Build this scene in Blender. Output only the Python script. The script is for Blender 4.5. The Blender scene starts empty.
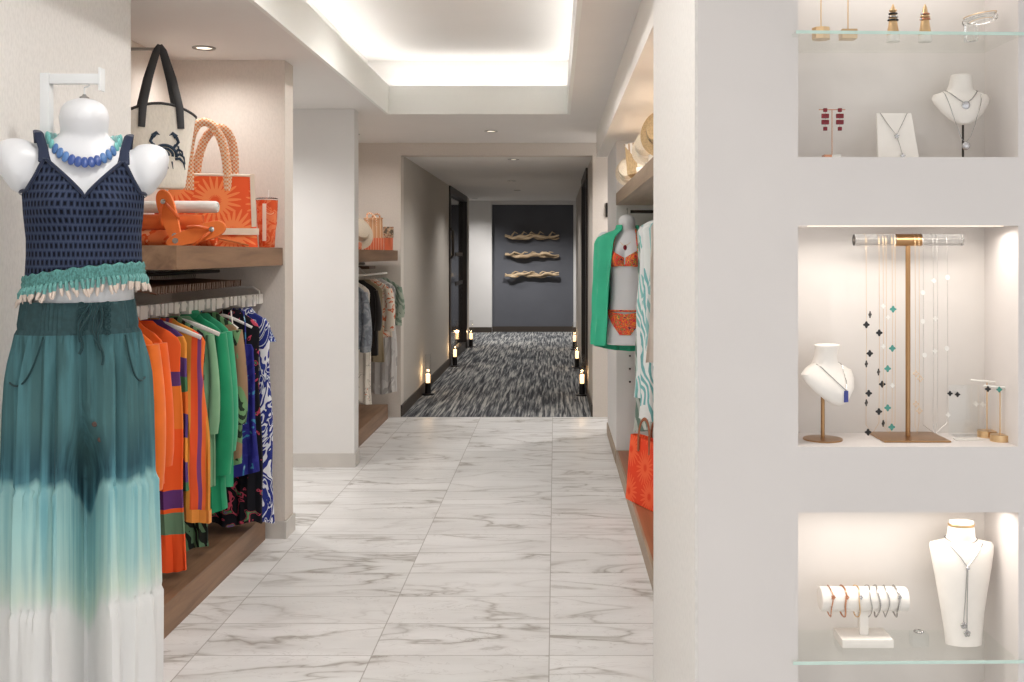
import bpy, bmesh, math, random
from mathutils import Vector, Matrix, Euler, noise
PI = math.pi
R = math.radians
SC = bpy.context.scene
COL = SC.collection
H, F, CX, CY = 1.38, 1028.0, 555.0, 254.0      # camera height, focal length, vanishing point


def at(px, py, Y):
    """a point of the photograph, at its real distance, as a place in the room"""
    return Vector(((px - CX) * Y / F, Y, H - (py - CY) * Y / F))


# ------------------------------------------------------------------ materials
def srgb(c):
    out = []
    for v in c[:3]:
        v = v / 255.0
        out.append(v / 12.92 if v <= 0.04045 else ((v + 0.055) / 1.055) ** 2.4)
    return (*out, 1.0)


class NT:
    def __init__(self, name):
        self.m = bpy.data.materials.new(name)
        self.m.use_nodes = True
        self.t = self.m.node_tree
        self.n = self.t.nodes
        self.b = self.n['Principled BSDF']

    def add(self, typ, **kw):
        nd = self.n.new(typ)
        for k, v in kw.items():
            setattr(nd, k, v)
        return nd

    def link(self, a, b):
        self.t.links.new(a, b)

    def coord(self, scale=(1, 1, 1), kind='Object', rot=(0, 0, 0)):
        tc = self.add('ShaderNodeTexCoord')
        mp = self.add('ShaderNodeMapping')
        mp.inputs['Scale'].default_value = scale
        mp.inputs['Rotation'].default_value = rot
        self.link(tc.outputs[kind], mp.inputs['Vector'])
        return mp.outputs['Vector']

    def noise(self, vec, scale, detail=3, rough=0.5, dist=0.0):
        nd = self.add('ShaderNodeTexNoise')
        nd.inputs['Scale'].default_value = scale
        nd.inputs['Detail'].default_value = detail
        nd.inputs['Roughness'].default_value = rough
        nd.inputs['Distortion'].default_value = dist
        self.link(vec, nd.inputs['Vector'])
        return nd

    def ramp(self, fac, stops, const=False):
        nd = self.add('ShaderNodeValToRGB')
        cr = nd.color_ramp
        cr.interpolation = 'CONSTANT' if const else 'LINEAR'
        while len(cr.elements) > 1:
            cr.elements.remove(cr.elements[-1])
        for i, (p, c) in enumerate(stops):
            e = cr.elements[0] if i == 0 else cr.elements.new(p)
            e.position = p
            e.color = c if len(c) == 4 else srgb(c)
        self.link(fac, nd.inputs['Fac'])
        return nd.outputs['Color']

    def math(self, op, a, b=None, c=None):
        nd = self.add('ShaderNodeMath', operation=op)
        for i, v in enumerate((a, b, c)):
            if v is None:
                continue
            if hasattr(v, 'default_value') or hasattr(v, 'is_linked'):
                self.link(v, nd.inputs[i])
            else:
                nd.inputs[i].default_value = v
        return nd.outputs[0]

    def mix(self, fac, a, b, mode='MIX'):
        nd = self.add('ShaderNodeMix', data_type='RGBA', blend_type=mode)
        for i, v in ((0, fac), (6, a), (7, b)):
            if hasattr(v, 'is_linked'):
                self.link(v, nd.inputs[i])
            else:
                nd.inputs[i].default_value = v if i == 0 else (v if len(v) == 4 else srgb(v))
        return nd.outputs[2]

    def bump(self, h, strength=0.2, dist=0.01):
        nd = self.add('ShaderNodeBump')
        nd.inputs['Strength'].default_value = strength
        nd.inputs['Distance'].default_value = dist
        self.link(h, nd.inputs['Height'])
        self.link(nd.outputs['Normal'], self.b.inputs['Normal'])

    def color(self, c):
        self.link(c, self.b.inputs['Base Color'])

    def set(self, rough=0.5, metal=0.0, spec=None):
        self.b.inputs['Roughness'].default_value = rough
        self.b.inputs['Metallic'].default_value = metal
        if spec is not None:
            self.b.inputs['Specular IOR Level'].default_value = spec
        return self


def plain(name, c, rough=0.5, metal=0.0, var=0.05, scale=12, bump=0.0, bscale=60, spec=None):
    """one colour with a faint mottling of its own"""
    t = NT(name).set(rough, metal, spec)
    v = t.coord()
    c0 = srgb(c)
    lo = tuple(x * (1 - var) for x in c0[:3]) + (1,)
    hi = tuple(min(1, x * (1 + var)) for x in c0[:3]) + (1,)
    t.color(t.ramp(t.noise(v, scale).outputs['Fac'], [(0.3, lo), (0.7, hi)]))
    if bump:
        t.bump(t.noise(v, bscale, 4).outputs['Fac'], bump, 0.004)
    return t.m


def cloth(name, c, rough=0.85, var=0.08):
    t = NT(name).set(rough, 0, 0.25)
    v = t.coord()
    c0 = srgb(c)
    lo = tuple(x * (1 - var) for x in c0[:3]) + (1,)
    hi = tuple(min(1, x * (1 + var)) for x in c0[:3]) + (1,)
    t.color(t.ramp(t.noise(v, 9, 3).outputs['Fac'], [(0.3, lo), (0.7, hi)]))
    t.bump(t.noise(v, 420, 2).outputs['Fac'], 0.15, 0.002)
    t.b.inputs['Sheen Weight'].default_value = 0.15
    return t.m


def printed(name, stops, scale=14, dist=2.0, stretch=(1, 1, 1), rough=0.8, detail=1.0):
    """cloth with a blotchy print, hard edged"""
    t = NT(name).set(rough, 0, 0.25)
    v = t.coord(stretch)
    t.color(t.ramp(t.noise(v, scale, detail, 0.5, dist).outputs['Fac'], stops, True))
    return t.m


def leafy(name, base, leaf, scale=9, stretch=(1, 1, 1), dist=6, cut=0.56, rough=0.8, extra=None):
    """cloth with leaf strokes: distorted bands kept only inside patches"""
    t = NT(name).set(rough, 0, 0.25)
    v = t.coord(stretch, rot=(0.3, 0.4, 0.6))
    w = t.add('ShaderNodeTexWave', wave_type='BANDS')
    w.inputs['Scale'].default_value = scale
    w.inputs['Distortion'].default_value = dist
    w.inputs['Detail'].default_value = 1.5
    w.inputs['Detail Scale'].default_value = 0.9
    t.link(v, w.inputs['Vector'])
    st = t.math('GREATER_THAN', w.outputs['Fac'], 0.45)
    pt = t.math('GREATER_THAN', t.noise(v, scale * 0.8, 1).outputs['Fac'], 1 - cut)
    m = t.math('MULTIPLY', st, pt)
    col = t.mix(m, base, leaf)
    if extra:
        q = t.math('GREATER_THAN', t.noise(v, scale * 0.6, 0.5).outputs['Fac'], 0.58)
        col = t.mix(q, col, extra)
    t.color(col)
    return t.m


def stripes(name, stops, axis=0, period=0.12, wob=0.02, rough=0.8, offset=0.0):
    t = NT(name).set(rough, 0, 0.25)
    v = t.coord()
    s = t.add('ShaderNodeSeparateXYZ')
    t.link(v, s.inputs[0])
    n = t.noise(v, 5, 1).outputs['Fac']
    x = t.math('ADD', s.outputs[axis], t.math('MULTIPLY', n, wob))
    f = t.math('FRACT', t.math('DIVIDE', t.math('ADD', x, offset), period))
    t.color(t.ramp(f, stops, True))
    return t.m


def flowery(name, base, petal, scale=7, n=16, axes=(0, 2), rough=0.7, size=0.5):
    """big sunburst flowers: polar petals round scattered centres"""
    t = NT(name).set(rough, 0, 0.3)
    tc = t.add('ShaderNodeTexCoord')
    s = t.add('ShaderNodeSeparateXYZ')
    t.link(tc.outputs['Object'], s.inputs[0])
    c = t.add('ShaderNodeCombineXYZ')
    t.link(s.outputs[axes[0]], c.inputs[0])
    t.link(s.outputs[axes[1]], c.inputs[1])
    vo = t.add('ShaderNodeTexVoronoi', voronoi_dimensions='2D')
    vo.inputs['Scale'].default_value = scale
    vo.inputs['Randomness'].default_value = 0.55
    t.link(c.outputs[0], vo.inputs['Vector'])
    sub = t.add('ShaderNodeVectorMath', operation='SUBTRACT')
    t.link(c.outputs[0], sub.inputs[0])
    t.link(vo.outputs['Position'], sub.inputs[1])
    d = t.add('ShaderNodeSeparateXYZ')
    t.link(sub.outputs[0], d.inputs[0])
    ang = t.math('ARCTAN2', d.outputs[1], d.outputs[0])
    pet = t.math('MULTIPLY', t.math('ADD', t.math('SINE', t.math('MULTIPLY', ang, n)), 1.0), 0.5)
    r = t.math('DIVIDE', vo.outputs['Distance'], size)
    m = t.math('LESS_THAN', t.math('ADD', r, t.math('MULTIPLY', t.math('SUBTRACT', 1.0, pet), 0.5)), 0.95)
    ring = t.math('GREATER_THAN', t.math('ADD', r, t.math('MULTIPLY', pet, 0.1)), 0.24)
    t.color(t.mix(t.math('MULTIPLY', m, ring), base, petal))
    return t.m


def glow(name, c, strength):
    t = NT(name)
    t.b.inputs['Base Color'].default_value = srgb(c)
    t.b.inputs['Emission Color'].default_value = srgb(c)
    t.b.inputs['Emission Strength'].default_value = strength
    return t.m


def glassy(name, c=(240, 248, 246), rough=0.02, ior=1.45):
    t = NT(name).set(rough)
    t.b.inputs['Base Color'].default_value = srgb(c)
    t.b.inputs['Transmission Weight'].default_value = 1.0
    t.b.inputs['IOR'].default_value = ior
    return t.m


def thin_glass(name, tint, rough=0.0, f0=0.05):
    t = NT(name)
    tr = t.add('ShaderNodeBsdfTransparent')
    tr.inputs['Color'].default_value = srgb(tint)
    gl = t.add('ShaderNodeBsdfGlossy')
    gl.inputs['Roughness'].default_value = rough
    lw = t.add('ShaderNodeLayerWeight')
    fr = t.math('ADD', t.math('MULTIPLY', t.math('POWER', lw.outputs['Facing'], 5.0), 0.45), f0 * 0.6)
    mx = t.add('ShaderNodeMixShader')
    t.link(fr, mx.inputs[0])
    t.link(tr.outputs[0], mx.inputs[1])
    t.link(gl.outputs[0], mx.inputs[2])
    t.link(mx.outputs[0], t.n['Material Output'].inputs['Surface'])
    return t.m


def make_marble():
    t = NT('marble_tile').set(0.36, 0, 0.4)
    tc = t.add('ShaderNodeTexCoord')
    s = t.add('ShaderNodeSeparateXYZ')
    t.link(tc.outputs['Object'], s.inputs[0])
    gx = t.math('DIVIDE', t.math('ADD', s.outputs[0], 0.02 + 6.1), 0.61)
    gy = t.math('DIVIDE', t.math('ADD', s.outputs[1], 3.05 - 0.178), 0.305)
    ix, iy = t.math('FLOOR', gx), t.math('FLOOR', gy)
    fx, fy = t.math('FRACT', gx), t.math('FRACT', gy)
    ex = t.math('MULTIPLY', t.math('MINIMUM', fx, t.math('SUBTRACT', 1.0, fx)), 0.61)
    ey = t.math('MULTIPLY', t.math('MINIMUM', fy, t.math('SUBTRACT', 1.0, fy)), 0.305)
    grout = t.math('LESS_THAN', t.math('MINIMUM', ex, ey), 0.002)
    # every tile shows another stretch of stone
    c = t.add('ShaderNodeCombineXYZ')
    t.link(t.math('ADD', s.outputs[0], t.math('MULTIPLY', iy, 0.173)), c.inputs[0])
    t.link(s.outputs[1], c.inputs[1])
    t.link(t.math('ADD', t.math('MULTIPLY', ix, 3.17), t.math('MULTIPLY', iy, 1.31)), c.inputs[2])
    mp = t.add('ShaderNodeMapping')
    mp.inputs['Scale'].default_value = (1.0, 3.0, 1.0)
    mp.inputs['Rotation'].default_value = (0, 0, R(-15))
    t.link(c.outputs[0], mp.inputs['Vector'])
    v = mp.outputs['Vector']
    n1 = t.noise(v, 1.4, 4, 0.48, 0.7)
    ridge = t.math('ABSOLUTE', t.math('SUBTRACT', n1.outputs['Fac'], 0.5))
    vein = t.ramp(ridge, [(0.0, (1, 1, 1, 1)), (0.010, (0.55, 0.55, 0.55, 1)), (0.028, (0.16, 0.16, 0.16, 1)), (0.08, (0, 0, 0, 1))])
    msk = t.ramp(t.noise(v, 1.1, 2).outputs['Fac'], [(0.38, (0.25, 0.25, 0.25, 1)), (0.6, (1, 1, 1, 1))])
    n2 = t.noise(v, 3.6, 4, 0.55, 1.4)
    r2 = t.math('ABSOLUTE', t.math('SUBTRACT', n2.outputs['Fac'], 0.52))
    fine = t.ramp(r2, [(0.0, (0.4, 0.4, 0.4, 1)), (0.012, (0, 0, 0, 1))])
    cloud = t.ramp(t.noise(v, 1.4, 4).outputs['Fac'], [(0.35, (234, 233, 232)), (0.7, (219, 218, 216))])
    k = t.math('MINIMUM', t.math('ADD', t.math('MULTIPLY', vein, msk), t.math('MULTIPLY', fine, msk)), 1.0)
    col = t.mix(t.math('MULTIPLY', k, 0.85), cloud, (142, 134, 123))
    col = t.mix(t.math('MULTIPLY', grout, 0.75), col, (152, 146, 138))
    t.color(col)
    return t.m


def make_carpet():
    t = NT('woven_carpet').set(0.95, 0, 0.1)
    v = t.coord((42.0, 1.5, 1.0), rot=(0, 0, R(0.8)))
    n = t.noise(v, 1.0, 4, 0.6, 0.4)
    v2 = t.coord((1, 0.5, 1))
    big = t.noise(v2, 1.7, 2)
    f = t.math('ADD', n.outputs['Fac'], t.math('MULTIPLY', t.math('SUBTRACT', big.outputs['Fac'], 0.5), 0.22))
    t.color(t.ramp(f, [(0.40, (62, 64, 68)), (0.47, (98, 100, 103)), (0.53, (128, 129, 130)), (0.63, (182, 181, 176))]))
    t.bump(t.noise(t.coord(), 300, 2).outputs['Fac'], 0.4, 0.004)
    return t.m


def make_wood(name, a, b, axis=1, rough=0.45):
    t = NT(name).set(rough, 0, 0.35)
    sc = [9, 9, 9]
    sc[axis] = 0.7
    v = t.coord(tuple(sc))
    n = t.noise(v, 2.2, 6, 0.6, 0.6)
    t.color(t.ramp(n.outputs['Fac'], [(0.3, a), (0.7, b)]))
    t.bump(n.outputs['Fac'], 0.08, 0.002)
    return t.m


def make_weave(name, c, scale=170, rough=0.8, bump=0.25, dark=0.9):
    t = NT(name).set(rough, 0, 0.25)
    v = t.coord((1, 1, 0.45))
    n = t.noise(v, scale, 2)
    c0 = srgb(c)
    t.color(t.ramp(n.outputs['Fac'], [(0.35, tuple(x * dark for x in c0[:3]) + (1,)), (0.6, c0)]))
    t.bump(n.outputs['Fac'], bump, 0.003)
    return t.m


M = {}
M['plaster'] = plain('plaster', (222, 217, 214), 0.75, var=0.025, scale=3, bump=0.05, bscale=30)
M['niche'] = plain('niche_paint', (224, 219, 214), 0.8, var=0.025, scale=6)
M['paper'] = make_weave('wallpaper', (234, 231, 227), 150, 0.55, 0.35, 0.93)
M['bay'] = make_weave('bay_wallpaper', (220, 211, 202), 160, 0.7, 0.15, 0.95)
M['white'] = plain('white_wall_paint', (226, 224, 222), 0.7, var=0.015, scale=4)
M['ceil'] = plain('ceiling_paint', (234, 231, 228), 0.85, var=0.01, scale=3)
M['fascia'] = plain('fascia_paint', (243, 244, 240), 0.75, var=0.01, scale=3)
M['soffit'] = plain('soffit_paint', (238, 234, 228), 0.8, var=0.01, scale=3)
M['slate'] = plain('slate_paint', (92, 94, 101), 0.8, var=0.05, scale=3)
M['hall'] = make_weave('hall_wallpaper', (196, 189, 180), 120, 0.75, 0.2, 0.95)
M['base'] = plain('stone_baseboard', (205, 200, 194), 0.4, var=0.05, scale=7)
M['darkbase'] = plain('dark_baseboard', (66, 58, 52), 0.5)
M['marble'] = make_marble()
M['carpet'] = make_carpet()
M['wood'] = make_wood('oak_veneer', (112, 84, 64), (152, 119, 92))
M['woodr'] = make_wood('oak_veneer_grey', (148, 128, 108), (172, 152, 130))
M['rust'] = make_wood('reddish_board', (142, 88, 60), (170, 110, 76))
M['mannequin'] = plain('white_gloss_plastic', (226, 227, 230), 0.35, var=0.01)
M['velvet'] = plain('white_leatherette', (240, 235, 228), 0.7, var=0.02, scale=30)
M['whitemetal'] = plain('white_powder_coat', (230, 232, 233), 0.4, var=0.01)
M['hangwhite'] = plain('white_lacquer', (228, 224, 218), 0.45, var=0.02)
M['chrome'] = plain('brushed_chrome', (170, 168, 165), 0.28, 1.0, var=0.03)
M['darksteel'] = plain('dark_steel', (58, 52, 47), 0.4, 0.6)
M['brass'] = plain('aged_brass', (176, 138, 98), 0.3, 1.0, var=0.06, scale=20)
M['gold'] = plain('gold', (226, 194, 150), 0.28, 1.0, var=0.03)
M['rose'] = plain('rose_gold', (205, 150, 120), 0.25, 1.0, var=0.03)
M['silver'] = plain('silver', (186, 184, 182), 0.25, 1.0, var=0.05)
M['brownhang'] = plain('brown_varnish', (98, 72, 56), 0.35, var=0.2, scale=40)
M['acrylic'] = glassy('clear_acrylic', (250, 252, 252), 0.02, 1.4)
M['glass'] = thin_glass('shelf_glass', (254, 255, 254))
M['glassedge'] = plain('polished_glass_edge', (208, 232, 222), 0.15, var=0.04, scale=30)
M['tubeglass'] = thin_glass('lamp_glass', (254, 254, 254))
M['clear'] = thin_glass('clear_sheet', (254, 255, 255), 0.0, 0.12)
M['doorglass'] = plain('dark_door_glass', (52, 50, 49), 0.06, 0.0, var=0.15, scale=1.5, spec=0.9)
M['doorframe'] = plain('dark_stained_frame', (38, 28, 23), 0.4)
M['black'] = plain('black_enamel', (24, 22, 22), 0.35)
M['teal'] = plain('teal_stone', (74, 150, 138), 0.35, var=0.1, scale=200)
M['pearl'] = plain('mother_of_pearl', (240, 238, 232), 0.25, var=0.04, scale=100)
M['ruby'] = plain('dark_red_stone', (126, 14, 30), 0.25, var=0.15, scale=100)
M['sapphire'] = plain('blue_stone', (58, 70, 150), 0.3, var=0.15, scale=150)
M['crystal'] = plain('crystal', (205, 205, 208), 0.12, 0.7, var=0.15, scale=300)
M['lamp'] = glow('lamp_lens', (255, 240, 220), 1.3)
M['led'] = glow('led_tape', (255, 252, 248), 11.0)
M['candle'] = glow('candle_lamp', (255, 208, 150), 2.0)
M['ledniche'] = glow('niche_lamp', (255, 240, 222), 0.9)

# ------------------------------------------------------------------ mesh building


class MB:
    """collects shapes and links them as ONE mesh object"""

    def __init__(self):
        self.bm = bmesh.new()

    def box(self, x0, x1, y0, y1, z0, z1, bevel=0.0, mat=None):
        vs = [self.bm.verts.new(p) for p in ((x0, y0, z0), (x1, y0, z0), (x1, y1, z0), (x0, y1, z0), (x0, y0, z1), (x1, y0, z1), (x1, y1, z1), (x0, y1, z1))]
        fs = [self.bm.faces.new([vs[i] for i in f]) for f in ((3, 2, 1, 0), (4, 5, 6, 7), (0, 1, 5, 4), (1, 2, 6, 5), (2, 3, 7, 6), (3, 0, 4, 7))]
        if bevel > 0:
            es = list({e for f in fs for e in f.edges})
            bmesh.ops.bevel(self.bm, geom=es, offset=bevel, segments=2, profile=0.7, affect='EDGES')
        return self

    def loft(self, rings, cap0=True, cap1=True, closed=True):
        vr = [[self.bm.verts.new(p) for p in r] for r in rings]
        n = len(vr[0])
        for a, b in zip(vr, vr[1:]):
            for i in range(n if closed else n - 1):
                j = (i + 1) % n
                try:
                    self.bm.faces.new((a[i], a[j], b[j], b[i]))
                except ValueError:
                    pass
        if closed:
            if cap0:
                self.bm.faces.new(list(reversed(vr[0])))
            if cap1:
                self.bm.faces.new(vr[-1])
        return self

    def tube(self, pts, r, n=8, closed=False, flat=1.0, cap=True):
        pts = [Vector(p) for p in pts]
        N = len(pts)
        rad = r if isinstance(r, (list, tuple)) else [r] * N
        rings = []
        up = None
        for i, p in enumerate(pts):
            if closed:
                d = pts[(i + 1) % N] - pts[(i - 1) % N]
            else:
                d = pts[min(i + 1, N - 1)] - pts[max(i - 1, 0)]
            if d.length < 1e-9:
                d = Vector((0, 0, 1))
            d.normalize()
            if up is None:
                up = Vector((0, 0, 1)) if abs(d.z) < 0.9 else Vector((1, 0, 0))
            up = up - d * up.dot(d)
            if up.length < 1e-6:
                up = d.orthogonal()
            up.normalize()
            s = d.cross(up)
            rings.append([p + (up * math.cos(2 * PI * k / n) * flat + s * math.sin(2 * PI * k / n)) * rad[i] for k in range(n)])
        if closed:
            rings.append(rings[0])
            vr = [[self.bm.verts.new(q) for q in rg] for rg in rings[:-1]]
            for i in range(N):
                a, b = vr[i], vr[(i + 1) % N]
                for k in range(n):
                    self.bm.faces.new((a[k], a[(k + 1) % n], b[(k + 1) % n], b[k]))
        else:
            self.loft(rings, cap, cap)
        return self

    def lathe(self, prof, n=32, origin=(0, 0, 0), cap0=True, cap1=True):
        o = Vector(origin)
        return self.loft([[o + Vector((max(r, 1e-5) * math.cos(2 * PI * k / n), max(r, 1e-5) * math.sin(2 * PI * k / n), z)) for k in range(n)] for r, z in prof], cap0, cap1)

    def prism(self, outline, vec):
        vec = Vector(vec)
        a = [Vector(p) for p in outline]
        return self.loft([a, [p + vec for p in a]])

    def ellipsoid(self, c, r, nu=20, nv=12):
        c = Vector(c)
        rings = []
        for i in range(nv + 1):
            th = PI * i / nv
            rr = max(math.sin(th), 1e-4)
            rings.append([c + Vector((r[0] * rr * math.cos(2 * PI * k / nu), r[1] * rr * math.sin(2 * PI * k / nu), -r[2] * math.cos(th))) for k in range(nu)])
        return self.loft(rings)

    def sheet(self, grid, thick=0.0):
        """a grid of points; thick > 0 gives it a back"""
        rows = [[Vector(p) for p in r] for r in grid]
        if thick <= 0:
            return self.loft(rows, False, False, False)
        nr, nc = len(rows), len(rows[0])
        nrm = [[None] * nc for _ in range(nr)]
        for i in range(nr):
            for j in range(nc):
                du = rows[i][min(j + 1, nc - 1)] - rows[i][max(j - 1, 0)]
                dv = rows[min(i + 1, nr - 1)][j] - rows[max(i - 1, 0)][j]
                q = du.cross(dv)
                nrm[i][j] = q.normalized() if q.length > 1e-12 else Vector((0, 0, 1))
        rings = [list(rows[i]) + [rows[i][j] + nrm[i][j] * thick for j in reversed(range(nc))] for i in range(nr)]
        vr = [[self.bm.verts.new(p) for p in r] for r in rings]
        n = 2 * nc
        for a, b in zip(vr, vr[1:]):
            for i in range(n):
                j = (i + 1) % n
                self.bm.faces.new((a[i], a[j], b[j], b[i]))
        for vv in (vr[0], vr[-1]):
            for j in range(nc - 1):
                self.bm.faces.new((vv[j], vv[j + 1], vv[n - 2 - j], vv[n - 1 - j]))
        return self

    def transform(self, mat):
        bmesh.ops.transform(self.bm, matrix=mat, verts=self.bm.verts)
        return self

    def build(self, name, mat, parent=None, smooth=True, loc=None, rot=None):
        bmesh.ops.recalc_face_normals(self.bm, faces=self.bm.faces)
        me = bpy.data.meshes.new(name)
        self.bm.to_mesh(me)
        self.bm.free()
        me.materials.append(M[mat] if isinstance(mat, str) else mat)
        if smooth:
            for p in me.polygons:
                p.use_smooth = True
            try:
                me.set_sharp_from_angle(angle=R(38))
            except Exception:
                pass
        o = bpy.data.objects.new(name, me)
        COL.objects.link(o)
        if parent is not None:
            o.parent = parent
        if loc is not None:
            o.location = loc
        if rot is not None:
            o.rotation_euler = rot
        return o


def thing(name, label, cat, loc=(0, 0, 0), rotz=0.0, group=None, tilt=None):
    o = bpy.data.objects.new(name, None)
    o.empty_display_size = 0.05
    COL.objects.link(o)
    o.location = loc
    o.rotation_euler = tilt if tilt is not None else (0, 0, rotz)
    o['label'] = label
    o['category'] = cat
    if group:
        o['group'] = group
    return o


def tag(o, label, cat, group=None):
    o['label'] = label
    o['category'] = cat
    if group:
        o['group'] = group
    return o


def struct(mb, name, mat, parent=None, smooth=False):
    o = mb.build(name, mat, parent, smooth)
    o['kind'] = 'structure'
    return o


def dup(root, loc, rotz=None, label=None, group=None):
    r = root.copy()
    COL.objects.link(r)
    r.location = loc
    if rotz is not None:
        r.rotation_euler = (0, 0, rotz)
    if label:
        r['label'] = label
    if group:
        r['group'] = group
    for ch in list(root.children):
        c = ch.copy()
        COL.objects.link(c)
        c.parent = r
        for g in list(ch.children):
            d = g.copy()
            COL.objects.link(d)
            d.parent = c
    return r


def lamp(name, kind, loc, energy, color=(1, 0.93, 0.84), size=0.1, rot=(0, 0, 0), **kw):
    d = bpy.data.lights.new(name, kind)
    d.energy = energy
    d.color = color
    if kind == 'AREA':
        d.shape = kw.pop('shape', 'SQUARE')
        d.size = size
        if 'size_y' in kw:
            d.size_y = kw.pop('size_y')
    else:
        d.shadow_soft_size = size
    for k, v in kw.items():
        setattr(d, k, v)
    o = bpy.data.objects.new(name, d)
    o.location = loc
    o.rotation_euler = rot
    COL.objects.link(o)
    return o


def ell(hw, f, b, n=36, cx=0, cy=0, z=0, p=1.0):
    """closed ring, -Y half depth f, +Y half depth b"""
    out = []
    for k in range(n):
        a = 2 * PI * k / n
        c, s = math.cos(a), math.sin(a)
        out.append(Vector((cx + hw * math.copysign(abs(c) ** p, c), cy + (f if s < 0 else b) * math.copysign(abs(s) ** p, s), z)))
    return out


def lerp_table(tab, z):
    """rows (z, ...) sorted downwards; smooth interpolation"""
    if z >= tab[0][0]:
        return tab[0][1:]
    for a, b in zip(tab, tab[1:]):
        if z >= b[0]:
            t = (a[0] - z) / (a[0] - b[0])
            return tuple(p + (q - p) * t for p, q in zip(a[1:], b[1:]))
    return tab[-1][1:]


# ------------------------------------------------------------------ THE ROOM
exec_parts = []


def room():
    XL, XR = -1.30, 0.32
    CZ = 2.32
    # floor
    struct(MB().box(-4.0, 3.0, -1.5, 8.7045, -0.05, 0.0), 'floor', 'marble')
    struct(MB().box(-3.4, 2.2, 8.705, 18.4, -0.05, 0.004), 'floor_carpet', 'carpet')
    # wall behind the dressed mannequin and the shelf bays
    struct(MB().box(-2.2, -1.475, -1.5, 3.575, 0, CZ), 'wall_left', 'paper')
    w = MB()
    w.box(-2.2, -1.86, 3.54, 5.14, 0, CZ)
    w.box(-1.86, -1.31, 4.985, 5.14, 0, CZ)
    struct(w, 'wall_shelf_bay', 'bay')
    struct(MB().box(-1.8605, -1.3085, 4.983, 5.1415, 0, 0.085).box(-1.312, -1.300, 4.975, 5.148, 0, 0.085), 'baseboard_bay', 'base')
    struct(MB().box(-2.6, -1.30, 6.66, 6.80, 0, CZ), 'wall_passage', 'white')
    struct(MB().box(-2.6, -1.29, 6.648, 6.81, 0, 0.09), 'baseboard_passage', 'base')
    struct(MB().box(-2.72, -2.6, 5.14, 6.8, 0, CZ), 'wall_passage_end', 'white')
    struct(MB().box(-1.98, -1.86, 6.80, 8.7, 0, CZ), 'wall_second_bay', 'bay')
    # front of the hallway: pieces left and over the opening
    f = MB()
    f.box(-2.0, -1.305, 8.70, 8.86, 0, CZ)
    f.box(-1.305, XR, 8.70, 8.86, 2.215, CZ + 0.02)
    f.box(XR, 1.6, 8.70, 8.86, 0, CZ)
    struct(f, 'wall_hallway_front', 'bay')
    # hallway
    w = MB()
    w.box(-1.45, -1.305, 8.86, 12.66, 0, 2.3)
    w.box(-1.45, -1.37, 12.66, 15.07, 0, 2.3)
    w.box(-3.3, -1.305, 15.07, 15.6, 0, 2.35)
    struct(w, 'wall_hallway_left', 'hall')
    w = MB()
    w.box(XR, 0.46, 8.86, 10.05, 0, 2.3)
    w.box(0.38, 0.46, 10.05, 11.75, 0, 2.3)
    w.box(XR, 0.46, 11.75, 15.6, 0, 2.3)
    w.box(0.46, 2.2, 15.4, 15.6, 0, 2.35)
    struct(w, 'wall_hallway_right', 'hall')
    struct(MB().box(-1.307, -1.293, 8.70, 12.64, 0.004, 0.10).box(-1.307, -1.293, 15.09, 15.6, 0.004, 0.10), 'baseboard_left', 'darkbase')
    struct(MB().box(0.308, 0.322, 8.72, 10.03, 0.004, 0.10).box(0.308, 0.322, 11.77, 15.6, 0.004, 0.10), 'baseboard_right', 'darkbase')
    w = MB()
    w.box(-3.3, -1.11, 18.05, 18.3, 0, 2.4)
    w.box(0.325, 2.2, 18.05, 18.3, 0, 2.4)
    w.box(-1.11, 0.325, 18.05, 18.3, 2.25, 2.4)
    struct(w, 'wall_end', 'white')
    struct(MB().box(-1.11, 0.325, 18.18, 18.3, 0, 2.25), 'wall_end_recess', 'slate')
    struct(MB().box(-3.3, -1.108, 18.035, 18.055, 0.004, 0.095).box(0.323, 2.2, 18.035, 18.055, 0.004, 0.095).box(-1.11, 0.325, 18.165, 18.185, 0.004, 0.10), 'baseboard_end', 'darkbase')
    struct(MB().box(-3.4, -3.3, 15.0, 18.3, 0, 2.4).box(2.2, 2.3, 15.0, 18.3, 0, 2.4), 'wall_end_sides', 'hall')
    struct(MB().box(-1.46, 0.47, 8.86, 15.6, 2.225, 2.30), 'ceiling_hallway', 'ceil')
    struct(MB().box(-3.4, 2.3, 15.6, 18.4, 2.315, 2.40), 'ceiling_lobby', 'ceil')
    # ceiling of the shop with the tray let into it
    tx0, tx1, ty0, ty1 = -1.118, 0.082, -0.6, 6.91
    c = MB()
    c.box(-2.8, tx0 - 0.02, -1.5, 8.72, CZ, CZ + 0.03)
    c.box(tx1 + 0.02, 2.6, -1.5, 8.72, CZ, CZ + 0.03)
    c.box(tx0 - 0.02, tx1 + 0.02, ty1 + 0.02, 8.72, CZ, CZ + 0.03)
    c.box(tx0 - 0.02, tx1 + 0.02, -1.5, ty0 - 0.02, CZ, CZ + 0.03)
    struct(c, 'ceiling', 'ceil')
    t = MB()
    fz = 2.512
    t.box(tx0 - 0.02, tx0, ty0 - 0.02, ty1 + 0.02, CZ, fz)
    t.box(tx1, tx1 + 0.02, ty0 - 0.02, ty1 + 0.02, CZ, fz)
    t.box(tx0, tx1, ty1, ty1 + 0.02, CZ, fz)
    t.box(tx0, tx1, ty0 - 0.02, ty0, CZ, fz)
    struct(t, 'trim_1', 'fascia')
    u = MB()
    g = 0.17
    uz = 2.71
    u.box(tx0 - g, tx1 + g, ty0 - g, ty1 + g, uz, uz + 0.03)
    u.box(tx0 - g - 0.02, tx0 - g, ty0 - g, ty1 + g, CZ + 0.03, uz + 0.03)
    u.box(tx1 + g, tx1 + g + 0.02, ty0 - g, ty1 + g, CZ + 0.03, uz + 0.03)
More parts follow.
